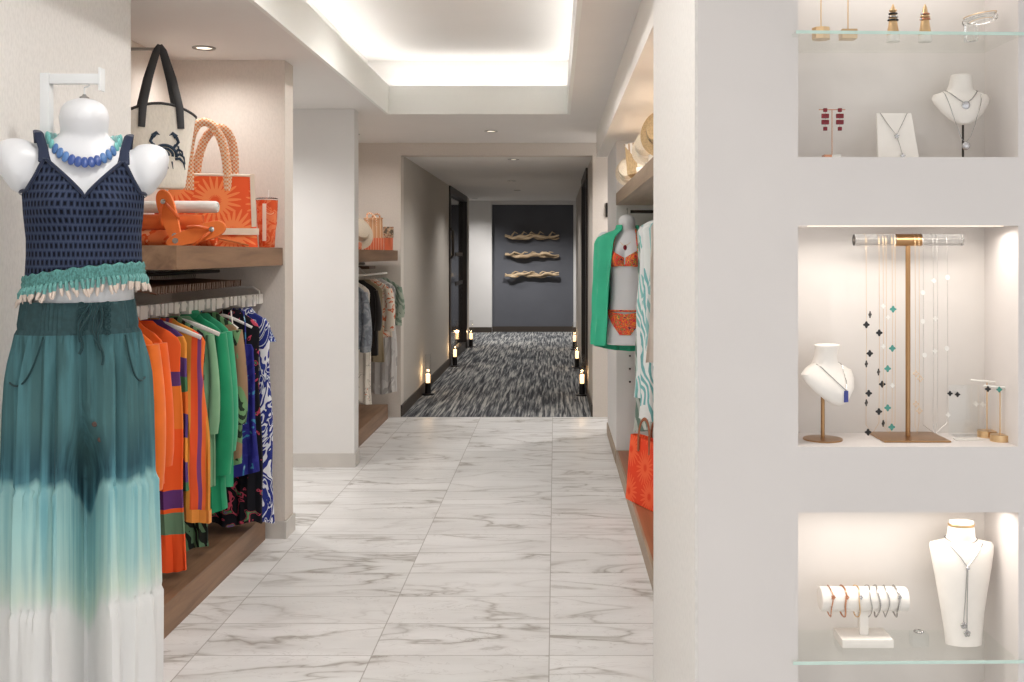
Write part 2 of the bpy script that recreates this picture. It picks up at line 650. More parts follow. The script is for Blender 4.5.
    u.box(tx0 - g, tx1 + g, ty1 + g, ty1 + g + 0.02, CZ + 0.03, uz + 0.03)
    u.box(tx0 - g, tx1 + g, ty0 - g - 0.02, ty0 - g, CZ + 0.03, uz + 0.03)
    struct(u, 'ceiling_tray', 'ceil')
    zl = 2.496
    runs = [('above the shelf bays', (tx0 - 0.075, tx0 - 0.055, ty0, ty1)), ('above the hat shelf', (tx1 + 0.055, tx1 + 0.075, ty0, ty1)), ('at the hallway end', (tx0, tx1, ty1 + 0.055, ty1 + 0.075))]
    for lb, (a, b, c0, d) in runs:
        o = MB().box(a, b, c0, d, zl, zl + 0.008).build('light_strip', 'led', smooth=False)
        tag(o, 'hidden white light strip in the ceiling cove ' + lb, 'light strip', 'cove light strips')
        k = MB().box(a - 0.006, b + 0.006, c0, d, CZ + 0.03, zl - 0.001).build('mounting_block', 'fascia', o, False)
    # dropped soffit over the bay with the hats
    s = MB()
    s.box(XR, 1.5, 2.98, 7.92, 2.125, CZ)
    struct(s, 'ceiling_soffit', 'soffit')
    e = MB()
    e.box(0.405, 1.3, 6.78, 7.9, 0, 2.125)
    struct(e, 'wall_bay_end', 'white')
    struct(MB().box(0.398, 1.3, 6.768, 7.91, 0, 0.085), 'baseboard_bay_end', 'woodr')
    struct(MB().box(1.10, 1.25, 2.98, 6.78, 0, 2.125), 'wall_bay_back', 'bay')
    struct(MB().box(1.6, 1.75, 7.9, 8.86, 0, CZ), 'wall_side_passage', 'white')
    # pier with the three niches
    y0, yn, y1 = 2.10, 2.268, 2.985
    x0, nx0, nx1, x1 = 0.29, 0.4965, 0.9465, 1.9
    w = MB()
    w.box(x0 + 0.002, nx0, y0, yn, 0, CZ)
    w.box(nx1, x1, y0, yn, 0, CZ)
    for za, zb in ((0.0, 0.38), (0.852, 0.986), (1.438, 1.578), (2.06, CZ)):
        w.box(nx0, nx1, y0, yn, za, zb)
    w.box(x0 + 0.002, x1, yn, y1 - 0.002, 0, CZ)
    struct(w, 'wall_right', 'plaster')
    struct(MB().box(x0 - 0.004, x0 + 0.002, y0 + 0.003, y1, 0, CZ).box(x0 - 0.004, x1, y1 - 0.002, y1 + 0.003, 0, CZ), 'wall_right_side', 'paper')
    n = MB()
    for za, zb in ((0.38, 0.852), (0.986, 1.438), (1.578, 2.06)):
        n.box(nx0, nx1, yn - 0.003, yn, za, zb)
    struct(n, 'wall_niche_backs', 'niche')


room()


def doors():
    d = MB().box(-1.372, -1.345, 12.72, 15.0, 0.05, 2.17).build('door_1', 'doorglass', smooth=False)
    d['kind'] = 'structure'
    fr = MB()
    for a, b in ((12.64, 12.74), (14.97, 15.09)):
        fr.box(-1.37, -1.285, a, b, 0.004, 2.222)
    fr.box(-1.37, -1.285, 12.74, 14.97, 2.14, 2.222)
    fr.box(-1.37, -1.30, 12.74, 14.97, 0.004, 0.10)
    fr.build('door_frame', 'doorframe', d, False)
    MB().tube([(-1.285, 12.6, 1.33), (-1.25, 12.6, 1.36), (-1.25, 12.6, 1.66), (-1.285, 12.6, 1.69)], 0.016, 8).build('handle', 'darksteel', d)
    for z in (0.95, 1.35):
        MB().box(-1.346, -1.335, 13.9, 14.9, z, z + 0.05).build('crossbar', 'darksteel', d, False)
    d2 = MB().box(0.36, 0.385, 10.12, 11.68, 0.05, 2.17).build('door_2', 'doorglass', smooth=False)
    d2['kind'] = 'structure'
    fr = MB()
    for a, b in ((10.03, 10.14), (11.66, 11.77)):
        fr.box(0.30, 0.385, a, b, 0.004, 2.222)
    fr.box(0.30, 0.385, 10.14, 11.66, 2.14, 2.222)
    fr.box(0.312, 0.385, 10.14, 11.66, 0.004, 0.10)
    fr.build('door_frame', 'doorframe', d2, False)


doors()

# ------------------------------------------------------------------ downlights
def downlights():
    def one(x, y, z, label, grp='ceiling downlights', on=True, power=6.0, r=0.05, spread=R(95)):
        t = thing('downlight', label, 'ceiling light', (x, y, z), 0, grp)
        MB().lathe([(r * 0.72, -0.001), (r * 0.75, -0.006), (r, -0.006), (r * 1.06, -0.001)], 28, cap0=False, cap1=False).build('trim_ring', 'chrome', t)
        MB().lathe([(r * 0.74, -0.0015), (r * 0.3, -0.003), (0.0005, -0.003)], 24, cap0=False).build('lens', 'lamp' if on else 'fascia', t)
        if power:
            lamp('downlight_beam', 'SPOT', (x, y, z - 0.02), power, (1, 0.97, 0.94), 0.05, spot_size=spread, spot_blend=0.8)
    p = at(204, 48, 4.68)
    one(p.x, p.y, 2.32, 'round downlight in the ceiling above the orange tote shelf', power=9, spread=R(165))
    p = at(491, 131, 7.85)
    one(p.x, p.y, 2.32, 'round downlight in the shop ceiling before the hallway', power=9, spread=R(165))
    one(-1.58, 8.05, 2.32, 'round downlight at the ceiling of the second shelf bay', power=11, spread=R(165))
    one(-1.58, 7.4, 2.32, 'round downlight above the denim jacket of the second bay', power=9, spread=R(165))
    one(-0.37, 9.15, 2.225, 'round downlight just inside the hallway opening', power=34, spread=R(150))
    p = at(512, 181, 12.0)
    one(-0.50, 11.85, 2.225, 'round downlight halfway along the hallway ceiling', power=42, spread=R(140))
    one(-0.5, 13.6, 2.225, 'small round downlight beyond the hallway door', power=40, spread=R(150), r=0.045)
    one(-0.38, 16.9, 2.315, 'round downlight in front of the slate wall', power=150, spread=R(140))
    one(-1.35, 17.3, 2.315, 'round downlight close to the white end wall', power=50, spread=R(140))
    for i, (x, y) in enumerate(((0.70, 5.85), (0.70, 4.8), (0.70, 3.8))):
        one(x, y, 2.125, ('round downlight in the dropped ceiling nearest the bay end wall', 'round downlight in the dropped ceiling over the woven clutch', 'round downlight in the dropped ceiling over the brimmed straw hat')[i], power=30, spread=R(160), r=0.04)
    one(0.95, 8.3, 2.32, 'round downlight in the bright side passage', power=42, spread=R(150))
    one(-1.9, 5.9, 2.32, 'round downlight in the white side passage', power=40, spread=R(150))
    for y, w in ((5.08, 'nearest the hallway'), (3.6, 'added unseen, second from the hallway'), (2.1, 'added unseen, third from the hallway'), (0.6, 'added unseen, last, over the shop front')):  # the three nearer the camera are unseen, added to brighten floor and walls
        one(-0.51, y, 2.71, 'round downlight in the raised tray ceiling, ' + w, power=34, spread=R(160), grp='tray downlights')


downlights()


# ------------------------------------------------------------------ bays: shelves, platforms, rails
def fittings():
    o = MB().box(-1.858, -1.318, 3.58, 4.978, 1.325, 1.41, 0.002).build('wall_shelf', 'wood')
    tag(o, 'thick oak shelf holding the orange tote and towels', 'shelf')
    o = MB().box(-1.858, -1.318, 6.82, 8.62, 1.325, 1.41, 0.002).build('wall_shelf', 'wood')
    tag(o, 'oak shelf in the second bay near the hallway', 'shelf')
    o = MB().box(-1.858, -1.40, 3.58, 4.97, 0.0, 0.12, 0.003).build('platform', 'wood')
    tag(o, 'low oak platform under the colourful hanging dresses', 'platform')
    o = MB().box(-1.858, -1.40, 6.82, 8.62, 0.0, 0.12, 0.003).build('platform', 'wood')
    tag(o, 'low oak platform under the grey and cream clothes', 'platform')
    o = MB().box(0.40, 1.09, 3.0, 6.74, 1.70, 1.777, 0.002).build('wall_shelf', 'woodr')
    tag(o, 'long greyish oak shelf carrying the straw hats', 'shelf')
    t = thing('platform', 'low reddish platform with pale edge below the palm print dresses', 'platform', (0.4, 3.0, 0))
    MB().box(0.0, 0.012, 0.0, 3.74, 0.0, 0.09).build('edge_strip', 'woodr', t, False)
    MB().box(0.0125, 0.69, 0.0, 3.74, 0.0, 0.088).build('board', 'rust', t, False)


fittings()

# angled front rail of the first bay
RA, RB = Vector((-1.580, 3.60, 1.17)), Vector((-1.425, 4.965, 1.17))


def rail_pt(y):
    t = (y - RA.y) / (RB.y - RA.y)
    return RA.lerp(RB, t)


def hanger_mesh_parts(parent, hw=0.17, mat='hangwhite', hook=0.055, r=0.008, drop=0.055, tip=0.0):
    """hook on the rail at the parent's origin, shoulders below"""
    pts = []
    for k in range(15):
        a = R(-40) + k * R(220) / 14
        pts.append((0, 0.012 * math.cos(a), 0.012 * math.sin(a)))
    pts = [(0, p[1], p[2] + 0.002) for p in pts]
    pts = pts[::-1]
    pts += [(0, 0.010, -0.016), (0, 0.0, -0.024), (0, 0, -hook)]
    pts = [(0, y, z) for _, y, z in pts]
    MB().tube(pts, 0.0016, 6).build('hook', 'chrome' if mat == 'hangwhite' else 'darksteel', parent)
    sh = []
    for k in range(17):
        u = -1 + k / 8
        sh.append((u * hw, 0.012 * (abs(u) ** 2), -hook - 0.006 - drop * abs(u) ** 1.3))
    MB().tube(sh, [r * (0.75 + 0.25 * (1 - abs(-1 + k / 8))) + tip * abs(-1 + k / 8) ** 5 for k in range(17)], 8, flat=1.25).build('shoulders', mat, parent)


def rails():
    t = thing('garment_rail', 'white angled clothes rail with square size markers under the oak shelf', 'clothes rail', (0, 0, 0))
    MB().tube([RA, RB], 0.0125, 12).build('rail_tube', 'hangwhite', t)
    rnd = random.Random(4)
    for y in (3.62, 4.955):
        p = rail_pt(y)
        MB().tube([p + Vector((-0.30, 0, 0.05)), p + Vector((-0.03, 0, 0.05)), p + Vector((0, 0, 0.03)), p], 0.006, 8).build('bracket', 'hangwhite', t)
    y = 3.68
    while y < 4.93:
        p = rail_pt(y)
        ln = rnd.choice((0.022, 0.03, 0.045, 0.07))
        z0 = p.z - 0.022 - rnd.choice((0.0, 0.006, 0.014))
        MB().box(p.x - 0.014, p.x + 0.020, y, y + ln, z0, p.z + 0.018, 0.003).build('size_marker', 'hangwhite', t)
        y += ln + rnd.choice((0.003, 0.006, 0.016))
    # rear rail crowded with empty brown hangers
    t = thing('garment_rail', 'dark rear rail crowded with empty brown hangers', 'clothes rail')
    MB().tube([(-1.62, 3.59, 1.298), (-1.62, 4.95, 1.298)], 0.008, 10).build('rail_tube', 'darksteel', t)
    proto = None
    n = 44
    for i in range(n):
        y = 3.64 + i * (4.62 - 3.64) / (n - 1)
        if proto is None:
            proto = thing('clothes_hanger', 'empty brown wooden hanger packed on the dark rear rail', 'hanger', (-1.62, y, 1.298), 0, 'empty brown hangers on the rear rail')
            hanger_mesh_parts(proto, 0.205, 'brownhang', 0.03, 0.0075, 0.012, 0.007)
        else:
            dup(proto, (-1.62, y, 1.298), rnd.uniform(-0.04, 0.04))


rails()


# ------------------------------------------------------------------ garments
def garment(name, label, cat, mat, org, hw, L, th=0.03, flare=1.1, sleeve=None, yaw=0.0, seed=1, waves=3, amp=0.012, neck=0.3, group=None, collar=None, hem=None, sleeve_mat=None, straps=False, ruffle=None, tiers=0):
    """a garment on its hanger: width along local X, hanging along -Z from the shoulder line"""
    rnd = random.Random(seed)
    th *= 0.85
    t = thing(name, label, cat, org, yaw, group)
    ph = [rnd.uniform(0, 6.28) for _ in range(6)]
    prof = []
    if straps:
        prof = [(0.15, 0.86, 0.5), (0.17, 0.92, 0.7), (0.25, 0.95, 0.9)]
    else:
        prof = [(0.0, neck, 0.30), (0.015, neck * 1.35, 0.42), (0.04, 0.72, 0.55), (0.065, 0.93, 0.65), (0.09, 1.0, 0.75), (0.2, 0.97, 0.9)]
    N = 14
    z1 = prof[-1][0]
    for k in range(1, N + 1):
        s = k / N
        prof.append((z1 + (L - z1) * s, 0.97 + (flare - 0.97) * s, 0.9 + 0.35 * s))
    rings = []
    n = 44
    for d, w, q in prof:
        tt = d / L
        ring = []
        ww = hw * w * (1 + 0.03 * math.sin(d * 11 + ph[0]) * min(1, tt * 3))
        tier = 0.0
        if tiers:
            tier = 0.006 * ((tt * tiers) % 1.0)
        for i in range(n):
            a = 2 * PI * i / n
            c, s_ = math.cos(a), math.sin(a)
            u = ww * math.copysign(abs(c) ** 0.8, c)
            v = (th * q * 0.5 + tier) * math.copysign(abs(s_) ** 0.7, s_)
            fo = amp * min(1.0, tt * 1.6) * (math.sin(waves * PI * u / hw + ph[1] + d * 1.5) + 0.45 * math.sin(waves * 2.3 * PI * u / hw + ph[2] - d * 2.2))
            v += fo
            v += 0.3 * amp * math.sin(9 * a + ph[3]) * min(1, tt * 2)
            z = -d - (0.012 * math.sin(4 * u / hw + ph[4]) if d >= L - 1e-6 else 0)
            ring.append(Vector((u, v, z)))
        rings.append(ring)
    MB().loft(rings, True, True).build('body', mat, t)
    if straps:
        for sx in (-1, 1):
            MB().tube([(sx * hw * 0.62, 0.0, 0.004), (sx * hw * 0.70, -0.006, -0.05), (sx * hw * 0.72, -0.006, -0.155)], 0.006, 6, flat=0.4).build('strap', mat, t)
    if sleeve:
        sl, sr = sleeve
        for sx in (-1, 1):
            rg = []
            for k in range(9):
                s = k / 8
                cx = sx * (hw * 0.93 + 0.018 * math.sin(s * PI * 0.9) + 0.004 * s)
                rr = sr * (0.8 + 0.35 * s + 0.06 * math.sin(5 * s + ph[5]))
                if s > 0.95:
                    rr *= 0.9
                ring = []
                for i in range(18):
                    a = 2 * PI * i / 18
                    k2 = 1 + 0.10 * math.sin(3 * a + ph[1]) * s
                    ring.append(Vector((cx + rr * 0.75 * k2 * math.cos(a), rr * 1.0 * k2 * math.sin(a) - 0.004, -0.075 - sl * s)))
                rg.append(ring)
            MB().loft(rg).build('sleeve', sleeve_mat or mat, t)
    if collar:
        rg = [ell(hw * neck * 0.95, th * 0.28, th * 0.28, 20, z=-0.012), ell(hw * neck * 0.85, th * 0.45, th * 0.3, 20, z=0.018), ell(hw * neck * 1.0, th * 0.6, th * 0.36, 20, z=0.006)]
        MB().loft(rg, False, False).build('collar', collar, t)
    if hem:
        hm, hz = hem
        rg = [[p * 1.0 + Vector((0.004 * (1 if p.x > 0 else -1), 0.003 * (1 if p.y > 0 else -1), dz)) for p in rings[-1]] for dz in (hz, 0.0)]
        MB().loft(rg, False, False).build('hem_band', hm, t)
    if ruffle:
        for sx in (-1, 1):
            rg = []
            for k in range(6):
                s = k / 5
                ring = []
                for i in range(30):
                    a = 2 * PI * i / 30
                    rr = 0.016 + 0.022 * s
                    k2 = 1 + 0.25 * s * math.sin(6 * a + ph[2])
                    ring.append(Vector((sx * (hw * 0.95 + 0.02 * s) + rr * k2 * math.cos(a), rr * k2 * math.sin(a), -0.05 - 0.11 * s)))
                rg.append(ring)
            MB().loft(rg, True, True).build('ruffle_sleeve', mat, t)
    return t


def first_rack():
    orange = cloth('orange_linen', (238, 116, 42))
    orange2 = cloth('deep_orange_cotton', (236, 100, 34))
    colblock = stripes('orange_purple_bands', [(0.0, (235, 84, 34)), (0.605, (100, 130, 102)), (0.642, (236, 92, 36)), (0.652, (96, 52, 112)), (0.685, (236, 92, 36)), (0.80, (232, 124, 46)), (0.88, (92, 56, 112)), (0.91, (234, 96, 40))], 2, 2.0, 0.02, offset=2.0)
    multi = stripes('purple_green_patch', [(0.0, (84, 58, 118)), (0.22, (226, 112, 44)), (0.45, (70, 116, 80)), (0.62, (92, 62, 122)), (0.8, (232, 150, 60))], 2, 0.4, 0.12)
    panels = stripes('mustard_red_panels', [(0.0, (214, 140, 56)), (0.42, (222, 150, 62)), (0.62, (232, 88, 44)), (0.80, (124, 66, 122)), (0.9, (230, 110, 50))], 0, 0.13, 0.015, offset=0.07)
    darkleaf = leafy('black_green_leaf', (28, 34, 30), (96, 132, 100), 16, (1, 1, 0.6), 7, 0.6)
    green = cloth('emerald_viscose', (30, 140, 96))
    green2 = cloth('jade_cotton', (56, 158, 116))
    leafg = leafy('green_camo_leaf', (110, 150, 104), (36, 52, 38), 15, (1, 1, 0.7), 6, 0.55, extra=(150, 120, 92))
    whitec = cloth('white_cotton', (228, 222, 214))
    blackflor = printed('black_floral', [(0.0, (20, 20, 28)), (0.60, (196, 74, 96)), (0.635, (20, 20, 28)), (0.66, (92, 140, 96)), (0.70, (120, 80, 140))], 16, 1.0)
    royal = printed('royal_blue_print', [(0.0, (36, 38, 120)), (0.5, (44, 46, 132)), (0.62, (60, 130, 170)), (0.67, (172, 206, 222)), (0.7, (40, 44, 124))], 9, 2.0)
    swirl = printed('blue_white_swirl', [(0.0, (38, 50, 128)), (0.44, (214, 218, 226)), (0.49, (38, 50, 128)), (0.57, (226, 228, 232)), (0.64, (44, 60, 140))], 8, 3.0, (1, 1, 0.55))
    whiteblue = printed('white_navy_leaf', [(0.0, (214, 222, 232)), (0.42, (40, 52, 124)), (0.52, (206, 218, 230)), (0.60, (44, 58, 132)), (0.7, (150, 186, 206))], 15, 2.5)
    seafoam = cloth('seafoam_knit', (128, 172, 134))
    G = 'garments on the white rail'
    rows = [
        (3.690, 'long_shirt', 'plain bright orange long-sleeved shirt first on the rail beside the mannequin', 'shirt', orange, 0.148, 0.66, dict(sleeve=(0.52, 0.042), th=0.05, flare=1.06, collar=orange2)),
        (3.775, 'long_shirt', 'deeper orange collared shirt hanging second from the mannequin', 'shirt', orange2, 0.145, 0.60, dict(sleeve=(0.45, 0.034), th=0.045, collar=orange, flare=1.04)),
        (3.850, 'maxi_dress', 'long orange dress with purple and green bands at the hem', 'dress', colblock, 0.168, 0.93, dict(th=0.04, flare=1.12)),
        (3.925, 'tunic', 'purple, green and orange patchwork tunic between orange and mustard dresses', 'tunic', multi, 0.160, 0.66, dict(th=0.035)),
        (3.995, 'maxi_dress', 'mustard dress with red and purple lengthwise panels', 'dress', panels, 0.204, 0.78, dict(th=0.055, flare=1.13, waves=4, amp=0.013, hem=(cloth('mustard_hem', (222, 140, 58)), 0.05))),
        (4.075, 'maxi_dress', 'black and green leaf print dress showing below the mustard dress', 'dress', darkleaf, 0.160, 0.915, dict(th=0.05, flare=1.15)),
        (4.155, 'tunic', 'seafoam green tunic with a pale edge ahead of the emerald one', 'tunic', seafoam, 0.150, 0.70, dict(th=0.03, sleeve=(0.4, 0.026))),
        (4.245, 'tunic', 'emerald green long-sleeved tunic in the middle of the rail', 'tunic', green, 0.158, 0.80, dict(th=0.055, sleeve=(0.58, 0.042), flare=1.1, collar=green2)),
        (4.330, 'tunic', 'jade green tunic directly behind the emerald one', 'tunic', green2, 0.150, 0.72, dict(th=0.035, sleeve=(0.5, 0.032))),
        (4.410, 'blouse', 'green and brown leaf print blouse beside the white top', 'blouse', leafg, 0.150, 0.66, dict(th=0.04, sleeve=(0.4, 0.04))),
        (4.480, 'camisole', 'white camisole top on a white hanger among the prints', 'top', whitec, 0.125, 0.50, dict(th=0.03, straps=True)),
        (4.640, 'maxi_dress', 'black maxi dress with small bright flowers', 'dress', blackflor, 0.146, 0.965, dict(th=0.05, flare=1.14)),
        (4.550, 'maxi_dress', 'royal blue dress with light blue scalloped print', 'dress', royal, 0.168, 0.72, dict(th=0.05, straps=True)),
        (4.735, 'maxi_dress', 'long blue dress with large white swirls', 'dress', swirl, 0.165, 0.98, dict(th=0.06, flare=1.1)),
        (4.815, 'wrap_dress', 'white and navy leaf dress with ruffled sleeves last on the rail', 'dress', whiteblue, 0.088, 0.74, dict(th=0.055, ruffle=True)),
    ]
    for i, (y, nm, lb, cat, mat, hw, L, kw) in enumerate(rows):
        p = rail_pt(y)
        h = thing('clothes_hanger', 'white hanger holding the ' + lb.split(' on the rail')[0].split(' hanging second')[0].split(' first')[0].split(' last')[0].split(' in the middle')[0], 'hanger', (p.x, y, p.z + 0.0), 0, None)
        short = lb.split(' ')
        hanger_mesh_parts(h, hw * 0.76, 'hangwhite', 0.055, 0.006)
        garment(nm, lb, cat, mat, (p.x, y, p.z - 0.040), hw * 0.88, L, yaw=random.Random(i).uniform(-0.12, 0.06), seed=i + 3, group=None, **kw)
    # two spare white hangers showing over the fronts
    for y, lb in ((4.12, 'bare white hanger sticking out ahead of the emerald tunic'), (3.96, 'bare white hanger over the patchwork tunic')):
        p = rail_pt(y)
        h = thing('clothes_hanger', lb, 'hanger', (p.x + 0.015, y, p.z), -0.15)
        hanger_mesh_parts(h, 0.165, 'hangwhite', 0.05, 0.009)


first_rack()


def second_rack():
    t = thing('garment_rail', 'white clothes rail of the second bay', 'clothes rail')
    MB().tube([(-1.50, 6.83, 1.22), (-1.42, 8.66, 1.22)], 0.009, 10).build('rail_tube', 'hangwhite', t)
    MB().tube([(-1.84, 7.9, 1.27), (-1.5, 7.9, 1.27), (-1.455, 7.9, 1.22)], 0.007, 8).build('bracket', 'hangwhite', t)
    t = thing('garment_rail', 'short dark rail with dark hangers behind the denim jacket', 'clothes rail')
    MB().tube([(-1.60, 7.95, 1.30), (-1.60, 8.6, 1.30)], 0.012, 10).build('rail_tube', 'darksteel', t)
    MB().box(-1.72, -1.44, 7.97, 8.25, 1.262, 1.285, 0.004).build('hanger_tips', 'brownhang', t)
    denim = printed('washed_denim', [(0.0, (112, 117, 125)), (0.45, (132, 137, 143)), (0.6, (152, 155, 160))], 24, 1.0)
    blk = cloth('black_cotton', (34, 30, 28))
    khaki = cloth('khaki_cotton', (142, 126, 100))
    cream = printed('cream_dotted', [(0.0, (222, 214, 202)), (0.60, (170, 160, 148)), (0.63, (224, 216, 204)), (0.70, (204, 130, 100))], 22, 0.5)
    coral = printed('cream_coral', [(0.0, (220, 208, 192)), (0.54, (202, 112, 76)), (0.62, (224, 206, 186)), (0.68, (180, 150, 130))], 10, 1.5)
    greyp = printed('grey_tie_dye', [(0.0, (182, 179, 176)), (0.45, (200, 197, 194)), (0.56, (160, 157, 154)), (0.62, (194, 191, 188))], 8, 1.2, (1, 1, 0.4))
    sage = leafy('sage_leaf', (166, 176, 160), (120, 140, 122), 12)
    rows = [
        (7.25, 'denim_jacket', 'faded grey-blue denim jacket first in the second bay', 'jacket', denim, 0.165, 0.47, dict(sleeve=(0.42, 0.045), th=0.07)),
        (7.45, 'trousers', 'cream dotted trousers hanging below the denim jacket', 'trousers', cream, 0.15, 0.88, dict(th=0.06)),
        (7.66, 'blouse', 'black blouse between denim and khaki', 'blouse', blk, 0.16, 0.55, dict(th=0.05, sleeve=(0.3, 0.03))),
        (7.86, 'vest', 'khaki brown sleeveless vest beside the black blouse', 'vest', khaki, 0.155, 0.62, dict(th=0.05)),
        (8.06, 'blouse', 'cream and coral print blouse with wide sleeves', 'blouse', coral, 0.17, 0.46, dict(th=0.05, sleeve=(0.33, 0.05))),
        (8.27, 'wide_trousers', 'soft grey tie-dyed trousers near the hallway wall', 'trousers', greyp, 0.175, 0.92, dict(th=0.06, waves=5)),
        (8.46, 'shirt', 'sage green leaf shirt last in the second bay', 'shirt', sage, 0.175, 0.40, dict(th=0.045, sleeve=(0.25, 0.04))),
    ]
    for i, (y, nm, lb, cat, mat, hw, L, kw) in enumerate(rows):
        x = -1.50 + (y - 6.83) / 1.83 * 0.08
        h = thing('clothes_hanger', 'white hanger carrying the ' + ' '.join(lb.split(' ')[:5]), 'hanger', (x, y, 1.222), 0)
        hanger_mesh_parts(h, hw * 0.78, 'hangwhite', 0.05, 0.006)
        garment(nm, lb, cat, mat, (x, y, 1.185), hw * 0.9, L, yaw=-0.1, seed=40 + i, **kw)


second_rack()


def right_rack():
    t = thing('garment_rail', 'dark clothes rail below the hat shelf', 'clothes rail')
    MB().tube([(0.670, 3.05, 1.635), (0.670, 6.2, 1.635)], 0.010, 10).build('rail_tube', 'darksteel', t)
    MB().tube([(0.455, 6.2, 1.635), (1.09, 6.2, 1.635)], 0.010, 10).build('cross_tube', 'darksteel', t)
    for y in (3.6, 5.9):
        MB().tube([(0.670, y, 1.70), (0.670, y, 1.64)], 0.007, 8).build('bracket', 'chrome', t)
    palm = leafy('palm_print', (236, 239, 238), (138, 198, 194), 13, (1, 1, 0.45), 10, 0.5)
    palm2 = leafy('palm_print_wide', (234, 238, 236), (122, 184, 186), 10, (1, 1, 0.6), 12, 0.5)
    aqua = leafy('aqua_palm', (150, 200, 200), (224, 234, 232), 8, (1, 1, 0.6), 6, 0.5)
    sagep = leafy('sage_palm', (206, 214, 206), (124, 150, 138), 9, (1, 1, 0.6), 6, 0.6)
    beige = cloth('beige_linen', (214, 204, 192))
    rows = [
        (5.86, 'maxi_dress', 'long sage leaf print dress behind the palm prints', 'dress', sagep, 0.20, 1.22, dict(th=0.07)),
        (5.66, 'maxi_dress', 'white dress with teal palm leaves next to the small mannequin', 'dress', palm, 0.21, 1.0, dict(th=0.09)),
        (5.45, 'maxi_dress', 'white dress with wide aqua leaves in the middle of its rail', 'dress', palm2, 0.205, 1.10, dict(th=0.09)),
        (5.25, 'shirt', 'pale aqua leaf shirt before the beige dress', 'shirt', aqua, 0.19, 0.70, dict(th=0.06)),
        (5.05, 'maxi_dress', 'plain beige linen dress closest to the white pier', 'dress', beige, 0.20, 0.76, dict(th=0.06)),
    ]
    for i, (y, nm, lb, cat, mat, hw, L, kw) in enumerate(rows):
        h = thing('clothes_hanger', 'white hanger bearing the ' + ' '.join(lb.split(' ')[:6]), 'hanger', (0.670, y, 1.637), 0)
        hanger_mesh_parts(h, hw * 0.78, 'hangwhite', 0.05, 0.006)
        garment(nm, lb, cat, mat, (0.670, y, 1.600), hw, L, yaw=0.0, seed=70 + i, **kw)


right_rack()


# ------------------------------------------------------------------ mannequins
TORSO = [  # z below the shoulder line (0), half width, front depth, back depth
    (0.055, 0.052, 0.050, 0.048), (0.03, 0.062, 0.052, 0.055), (0.012, 0.090, 0.055, 0.062), (-0.012, 0.130, 0.064, 0.072), (-0.04, 0.146, 0.076, 0.082),
    (-0.08, 0.141, 0.088, 0.088), (-0.13, 0.138, 0.098, 0.088), (-0.17, 0.136, 0.100, 0.086), (-0.22, 0.131, 0.096, 0.082), (-0.28, 0.125, 0.090, 0.078),
    (-0.34, 0.122, 0.086, 0.076), (-0.39, 0.121, 0.086, 0.078), (-0.44, 0.126, 0.086, 0.082), (-0.50, 0.138, 0.086, 0.090), (-0.57, 0.148, 0.086, 0.096), (-0.64, 0.150, 0.085, 0.096), (-0.74, 0.144, 0.082, 0.088), (-0.80, 0.138, 0.078, 0.082)]


def torso_pt(a, z, off=0.0):
    hw, f, b = lerp_table(TORSO, z)
    c, s = math.cos(a), math.sin(a)
    x = (hw + off) * c
    y = ((f if s < 0 else b) + off) * s
    if s < 0:
        for sx in (-1, 1):
            y -= 0.030 * math.exp(-((x - sx * 0.07) / 0.045) ** 2 - ((z + 0.155) / 0.05) ** 2) * min(1, -s * 1.6)
        y += 0.012 * math.exp(-(x / 0.02) ** 2 - ((z + 0.15) / 0.08) ** 2) * min(1, -s)
    return Vector((x, y, z))


def mannequin_mesh(name, bottom=-0.80, stub=1.0):
    mb = MB()
    zs = []
    z = 0.05
    while z > bottom:
        zs.append(z)
        z -= 0.014
    zs.append(bottom)
    mb.loft([[torso_pt(2 * PI * k / 48, zz) for k in range(48)] for zz in zs])
    # neck with a rounded, slanted cap
    mb.loft([ell(0.066, 0.058, 0.058, 28, 0, 0.004, 0.0), ell(0.056, 0.054, 0.056, 28, 0, 0.0, 0.03), ell(0.058, 0.062, 0.058, 28, 0, -0.006, 0.055), ell(0.061, 0.066, 0.058, 28, 0, -0.010, 0.075), ell(0.060, 0.064, 0.056, 28, 0, -0.010, 0.092),
             ell(0.054, 0.056, 0.050, 28, 0, -0.008, 0.110), ell(0.042, 0.044, 0.040, 28, 0, -0.006, 0.122), ell(0.026, 0.027, 0.025, 28, 0, -0.005, 0.130), ell(0.010, 0.010, 0.010, 28, 0, -0.004, 0.133)])
    for sx in (-1, 1):
        rg = []
        for k in range(9):
            s = k / 8
            c = Vector((sx * (0.10 + 0.086 * s), 0.004, -0.024 - 0.062 * s * s))
            r = 0.041 + 0.025 * math.sin(min(1, s * 1.1) * PI * 0.55)
            if s > 0.7:
                r *= math.sqrt(max(0.05, 1 - ((s - 0.7) / 0.33) ** 2))
            d = Vector((sx * 1.0, 0, -0.65)).normalized()
            q = Vector((0, 1, 0))
            e = d.cross(q)
            rg.append([c + (q * math.cos(2 * PI * i / 20) * 0.95 + e * math.sin(2 * PI * i / 20) * 1.15) * r for i in range(20)])
        mb.loft(rg)
    me = bpy.data.meshes.new(name)
    bmesh.ops.recalc_face_normals(mb.bm, faces=mb.bm.faces)
    mb.bm.to_mesh(me)
    mb.bm.free()
    o = bpy.data.objects.new(name, me)
    COL.objects.link(o)
    rm = o.modifiers.new('r', 'REMESH')
    rm.mode = 'VOXEL'
    rm.voxel_size = 0.006
    sm = o.modifiers.new('s', 'SMOOTH')
    sm.iterations = 8
    sm.factor = 0.5
    dg = bpy.context.evaluated_depsgraph_get()
    nm = bpy.data.meshes.new_from_object(o.evaluated_get(dg))
    bpy.data.objects.remove(o)
    nm.name = name
    nm.materials.clear()
    nm.materials.append(M['mannequin'])
    for p in nm.polygons:
        p.use_smooth = True
    return nm


